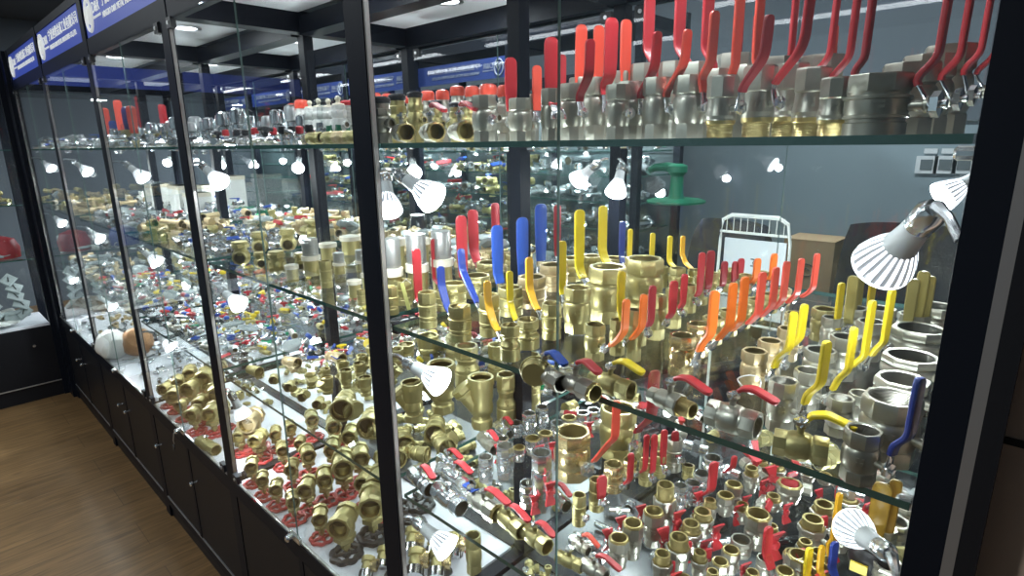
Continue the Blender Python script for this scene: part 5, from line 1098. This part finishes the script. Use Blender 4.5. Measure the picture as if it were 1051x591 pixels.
# white boxes and cream cups on the middle shelf far end
for k, (px, py, hh, ww) in enumerate([(115, 222, 0.13, 0.16), (92, 228, 0.10, 0.09), (250, 212, 0.17, 0.15), (268, 205, 0.11, 0.10), (100, 215, 0.12, 0.12)]):
    q = on_z(px, py, Z2); q.y = min(max(q.y, YM+0.08), YB-0.10)
    o = MB().box((-ww/2, -0.05, 0), (ww/2, 0.05, hh), 'white').box((-ww/2-0.002, -0.052, hh-0.02), (ww/2+0.002, 0.052, hh), 'cream').obj('white_box', None, False); o.location = (q.x, q.y, Z2)
    tag(o, '', 'box', 'white cartons on the middle shelf'); later(o, 'white lidded carton', 'standing among fittings on the middle shelf')

# ------------------------------------------------------------------ end cabinet contents
def cabinet_things(x0, x1, y0, y1, z, n, mix, place_, seed, size=1.3): heap(x0, x1, y0, y1, z, n, mix, place_, size, 2, seed)
for zz, mix, nm in ((0.482, [('bag', 'bag'), ('bag', 'white')], 'on the end cabinet deck'), (0.90, [('bag', 'bag'), ('coupling', 'white')], 'on the end cabinet lower shelf'), (Z2, BP+[('bag', 'bag')], 'on the end cabinet middle shelf'), (Z1, CH, 'on the end cabinet top shelf')):
    cabinet_things(XE-0.36, XE-0.05, -0.3, 0.48, zz, 46, mix, nm, int(zz*100), 1.5)
rnd = random.Random(9)
for k in range(34):
    o = link('plastic_pouch', cached('pouch', lambda: MB().lathe([(0.0, 0.0), (0.05, 0.002), (0.062, 0.008), (0.058, 0.014), (0.0, 0.018)], 'bag', 4, Matrix.Diagonal((1.25, 0.8, 1, 1)), cap0=False, cap1=False).box((-0.02, -0.003, 0.016), (0.03, 0.003, 0.0185), 'black').mesh('pouch')), None)
    r_, c_ = k // 6, k % 6
    o.location = (XE-0.34+r_*0.052, -0.26+c_*0.135+rnd.uniform(-.02, .02), 0.486+0.014+(5-r_)*0.045); o.rotation_euler = (0.1, 0.45, rnd.uniform(-.4, .4))
    tag(o, '', 'pouch', 'white packed pouches'); later(o, 'clear packed pouch with dark stripe', 'heaped on the end cabinet deck')
for y, c in ((0.10, 'navy'), (0.38, 'darkred'), (-0.1, 'dgreen')):
    o = MB().lathe([(0.05, 0), (0.085, 0.01), (0.09, 0.07), (0.07, 0.12), (0.02, 0.14)], c, 20).obj('enamel_valve_cover'); o.location = (XE-0.12, y, 0.90)
    tag(o, f"large domed {COLN.get(c, 'dark green')} cover on the end cabinet lower shelf", 'cover')
# header downlight tubes reflected at the far end are the real rear aisle lamps

# ------------------------------------------------------------------ second row of cabinets across the rear aisle
RY0, RY1 = 2.62, 3.05
RX_ = [-1.62, -2.5, -3.4, -4.3, -5.2, -6.1, -7.0]
for i in range(6):
    b, a = RX_[i], RX_[i+1]
    t = thing('display_cabinet', f"black framed glass cabinet across the rear aisle, {['nearest', 'second', 'third', 'fourth', 'fifth', 'sixth'][i]} from the grey socket wall", 'display cabinet', (0, 0, 0), group='cabinets across the rear aisle')
    for y in (RY0, RY1):
        for x in ((a, b) if i == 0 else (a,)): MB().box((x-0.02, y-0.02, 0), (x+0.02, y+0.02, 2.2), 'black_metal').obj('post', t, False)
    MB().box((a+0.02, RY0, 0), (b-0.02, RY1, Z_DECK), 'base_panel').obj('base', t, False)
    MB().box((a+0.02, RY0-0.01, 1.84), (b-0.02, RY1, 1.90), 'black_metal').obj('beam', t, False)
    MB().box((a+0.02, RY0-0.01, 2.10), (b-0.02, RY1, 2.16), 'black_metal').obj('beam', t, False)
    MB().box((a+0.02, RY1-0.01, Z_DECK), (b-0.02, RY1-0.004, 1.84), 'dark_back').obj('back_board', t, False)
    MB().box((a+0.02, RY0+0.002, Z_DECK), (b-0.02, RY0+0.007, 1.84), 'glass').obj('glass_door', t, False)
    if i: sign_parts(t, a+0.02, b-0.02, RY0+0.01, 1.93, 2.05, normal=-1, mirror=True)
    for zz in (0.9, 1.08, 1.23, 1.37, 1.50):
        mb = MB().box((a+0.03, RY0+0.02, zz-0.008), (b-0.03, RY1-0.02, zz), 'shelf_glass'); k = mb.mi('glass_edge')
        for f in mb.bm.faces:
            if abs(f.normal.z) < 0.5: f.material_index = k
        mb.obj('glass_shelf', t, False)
        if i < 4: heap(a+0.05, b-0.05, RY0+0.06, RY1-0.06, zz, 24, CR+[('mini', 'chrome', 'red'), ('mini', 'brass', 'blue'), ('tee', 'brass')] if i else CR, f"{['nearest', 'second', 'third', 'fourth'][i]} rear cabinet, {dict(zip((0.9, 1.08, 1.23, 1.37, 1.50), ('lowest', 'low', 'mid', 'upper', 'top')))[zz]} shelf", 2.1, 2, 300+i*7+int(zz*100))
    light('AREA', 'rear_cabinet_light', ((a+b)/2, (RY0+RY1)/2, 1.83), (0, 0, -1), 24, size=0.1)
def green_stand(px, Y, z, where):
    q = on_y(px, 200, Y)
    t = thing('green_pump', f'green hand pump on round base plate, {where}', 'pump', (q.x, q.y, z))
    MB().lathe([(0.14, 0), (0.15, 0.004), (0.15, 0.014), (0.13, 0.02), (0.05, 0.024)], 'dgreen', 28).obj('base_plate', t)
    MB().lathe([(0.045, 0.02), (0.035, 0.05), (0.032, 0.14), (0.05, 0.16), (0.05, 0.19), (0.03, 0.20)], 'dgreen', 20).obj('column', t)
    MB().tube([(0, 0, 0.17), (-0.06, 0, 0.185), (-0.13, 0, 0.18), (-0.16, 0, 0.165)], [0.03, 0.024, 0.02, 0.018], 'dgreen', 10).obj('spout', t)
green_stand(694, 2.80, 1.232, 'mid shelf of rear cabinet')

# ------------------------------------------------------------------ behind the island, by the grey wall
def px_obj(px, Y): q = on_y(px, 200, Y); return q.x
for k, px in enumerate((946, 965, 984)):
    x = px_obj(px, 3.6)
    t = thing('wall_socket', '', 'socket', (x, 3.61, on_y(px, 169, 3.6).z), None, 'wall sockets'); later(t, 'pale square wall socket plate with dark insert', 'on the grey wall')
    MB().box((-0.046, -0.010, -0.043), (0.046, 0.008, 0.043), 'socket').obj('plate', t, False)
    MB().box((-0.026, -0.014, -0.026), (0.026, -0.009, 0.026), 'socket_dark').obj('insert', t, False)
for k, px in enumerate((948, 966)):
    x = px_obj(px, 3.6)
    t = thing('wall_label', '', 'label', (x, 3.612, on_y(px, 155, 3.6).z), None, 'blank labels above the sockets'); later(t, 'small pale blank label', 'above the wall sockets')
    MB().box((-0.028, -0.004, -0.012), (0.028, 0.004, 0.012), 'socket').obj('card', t, False)
# table, cartons, folding rack, chairs
t = thing('table', 'dark low table carrying the brown cartons behind the orange levers', 'table', (-0.78, 2.98, 0))
MB().box((-0.62, -0.35, 0.71), (0.70, 0.35, 0.75), 'base_panel').obj('table_top', t, False)
for x in (-0.57, 0.65):
    for y in (-0.3, 0.3): MB().box((x-0.025, y-0.025, 0), (x+0.025, y+0.025, 0.71), 'black_metal').obj('leg', t, False)
def carton(px, Y, z, w, d, h, label, rz=0.0):
    x = px_obj(px, Y); t = thing('carton', label, 'carton', (x, Y, z), None, 'brown cartons'); t.rotation_euler = (0, 0, rz)
    MB().box((-w/2, -d/2, 0), (w/2, d/2, h), 'carton').obj('box', t, False)
    MB().tube([(0.035*math.cos(a*PI/8), -d/2-0.001, h*0.5+0.028*math.sin(a*PI/8)) for a in range(16)], 0.0025, 'black_print', 6, True).tube([(-0.015, -d/2-0.001, h*0.5), (0.0, -d/2-0.001, h*0.5+0.008), (0.015, -d/2-0.001, h*0.5)], 0.003, 'black_print', 6).obj('print', t)
    MB().box((-w/2, -d/2-0.0008, h*0.98), (w/2, d/2+0.0008, h+0.001), 'carton').obj('tape', t, False)
carton(843, 2.85, 0.75, 0.24, 0.22, 0.09, 'flat brown carton under the marked carton on the dark table'); carton(843, 2.85, 0.842, 0.21, 0.20, 0.27, 'brown cardboard carton with round printed mark on top of the flat one')
x = px_obj(778, 1.75)
t = thing('display_rack', 'white wire frame rack holding two pale panels beside the brown cartons', 'rack', (x, 1.75, 0)); t.scale = (0.77, 0.77, 1.045)
for s_ in (-1, 1): MB().tube([(s_*0.16, 0.0, 0), (s_*0.135, 0.0, 1.20), (s_*0.125, -0.01, 1.255), (s_*0.09, -0.01, 1.27), (0, -0.01, 1.27)], 0.006, 'white', 8).obj('side_tube', t)
for z in (0.3, 0.95, 1.03, 1.22): MB().tube([(-0.138, 0, z), (0, 0, z), (0.138, 0, z)], 0.004, 'white', 6).obj('rail', t)
for k in range(9): MB().tube([(-0.11+0.0275*k, -0.006, 1.22), (-0.11+0.0275*k, -0.006, 1.27)], 0.0016, 'white', 5).obj('wire', t)
MB().box((-0.12, 0.008, 1.05), (0.12, 0.016, 1.20), 'socket').obj('panel', t, False); MB().box((-0.125, 0.008, 0.97), (0.125, 0.016, 1.02), 'socket').obj('panel', t, False)
MB().tube([(-0.008, 0.006, 1.145), (0.008, 0.006, 1.145), (0.0, 0.006, 1.135), (0.008, 0.006, 1.125), (-0.008, 0.006, 1.125)], 0.002, 'black_print', 5).obj('mark', t)
def office_chair(px, Y, rz, top, w, label):
    t = thing('office_chair', label, 'chair', (px_obj(px, Y), Y, 0), None, 'black office chairs'); t.rotation_euler = (0, 0, rz)
    def cushion(W, H, D, name, T, n=14):
        mb = MB(); k = mb.mi('leather'); g = []
        for s_ in (-1, 1):
            rows = []
            for j in range(n+1):
                row = []
                for i in range(n+1):
                    u, v = 2*i/n-1, 2*j/n-1
                    r = (abs(u)**5+abs(v)**5); e = max(0, 1-r*0.55)
                    x = u*W/2*(1-0.10*abs(v)**3); z = v*H/2*(1-0.05*abs(u)**3)
                    yb = 0.06*u*u*s_*0 - 0.10*(u*u)*W
                    row.append(mb.bm.verts.new(T @ Vector((x, yb+s_*D/2*e**0.5, z))))
                rows.append(row)
            g.append(rows)
            for j in range(n):
                for i in range(n):
                    f = mb.bm.faces.new((rows[j][i], rows[j][i+1], rows[j+1][i+1], rows[j+1][i])); f.material_index = k
        def edge(l): return l
        loopA = [g[0][0][i] for i in range(n+1)]+[g[0][j][n] for j in range(1, n+1)]+[g[0][n][i] for i in range(n-1, -1, -1)]+[g[0][j][0] for j in range(n-1, 0, -1)]
        loopB = [g[1][0][i] for i in range(n+1)]+[g[1][j][n] for j in range(1, n+1)]+[g[1][n][i] for i in range(n-1, -1, -1)]+[g[1][j][0] for j in range(n-1, 0, -1)]
        for a in range(len(loopA)):
            f = mb.bm.faces.new((loopA[a], loopA[(a+1) % len(loopA)], loopB[(a+1) % len(loopA)], loopB[a])); f.material_index = k
        return mb.obj(name, t)
    bh = top-0.56
    cushion(w, bh, 0.10, 'backrest', TT(0, 0.22, 0.56+bh/2) @ RX(-0.10))
    cushion(w*0.98, 0.48, 0.10, 'seat', TT(0, 0, 0.48) @ RX(PI/2))
    for s_ in (-1, 1): MB().tube([(s_*w*0.52, 0.2, 0.46), (s_*w*0.56, 0.22, 0.62), (s_*w*0.56, 0.10, 0.69), (s_*w*0.55, -0.12, 0.69), (s_*w*0.52, -0.16, 0.60)], [0.014, 0.016, 0.024, 0.024, 0.014], 'black', 8).obj('armrest', t)
    MB().lathe([(0.03, 0.10), (0.03, 0.30), (0.02, 0.30), (0.02, 0.44)], 'steel', 14).obj('column', t)
    for k in range(5):
        a = k*2*PI/5; l_ = MB().tube([(0.02*math.cos(a), 0.02*math.sin(a), 0.10), (0.30*math.cos(a), 0.30*math.sin(a), 0.07)], [0.022, 0.014], 'black', 8).obj('leg', t)
        MB().lathe([(0.02, -0.018), (0.028, -0.014), (0.028, 0.014), (0.02, 0.018)], 'black', 14, TT(0.30*math.cos(a), 0.30*math.sin(a), 0.028) @ RX(PI/2)).obj('caster', l_)
office_chair(934, 2.25, 0.08, 1.25, 0.42, 'black leather office chair behind the large bright spotlight')
office_chair(712, 2.20, -0.45, 1.22, 0.44, 'black leather office chair behind the yellow levers, left of the white rack')

finish_labels()
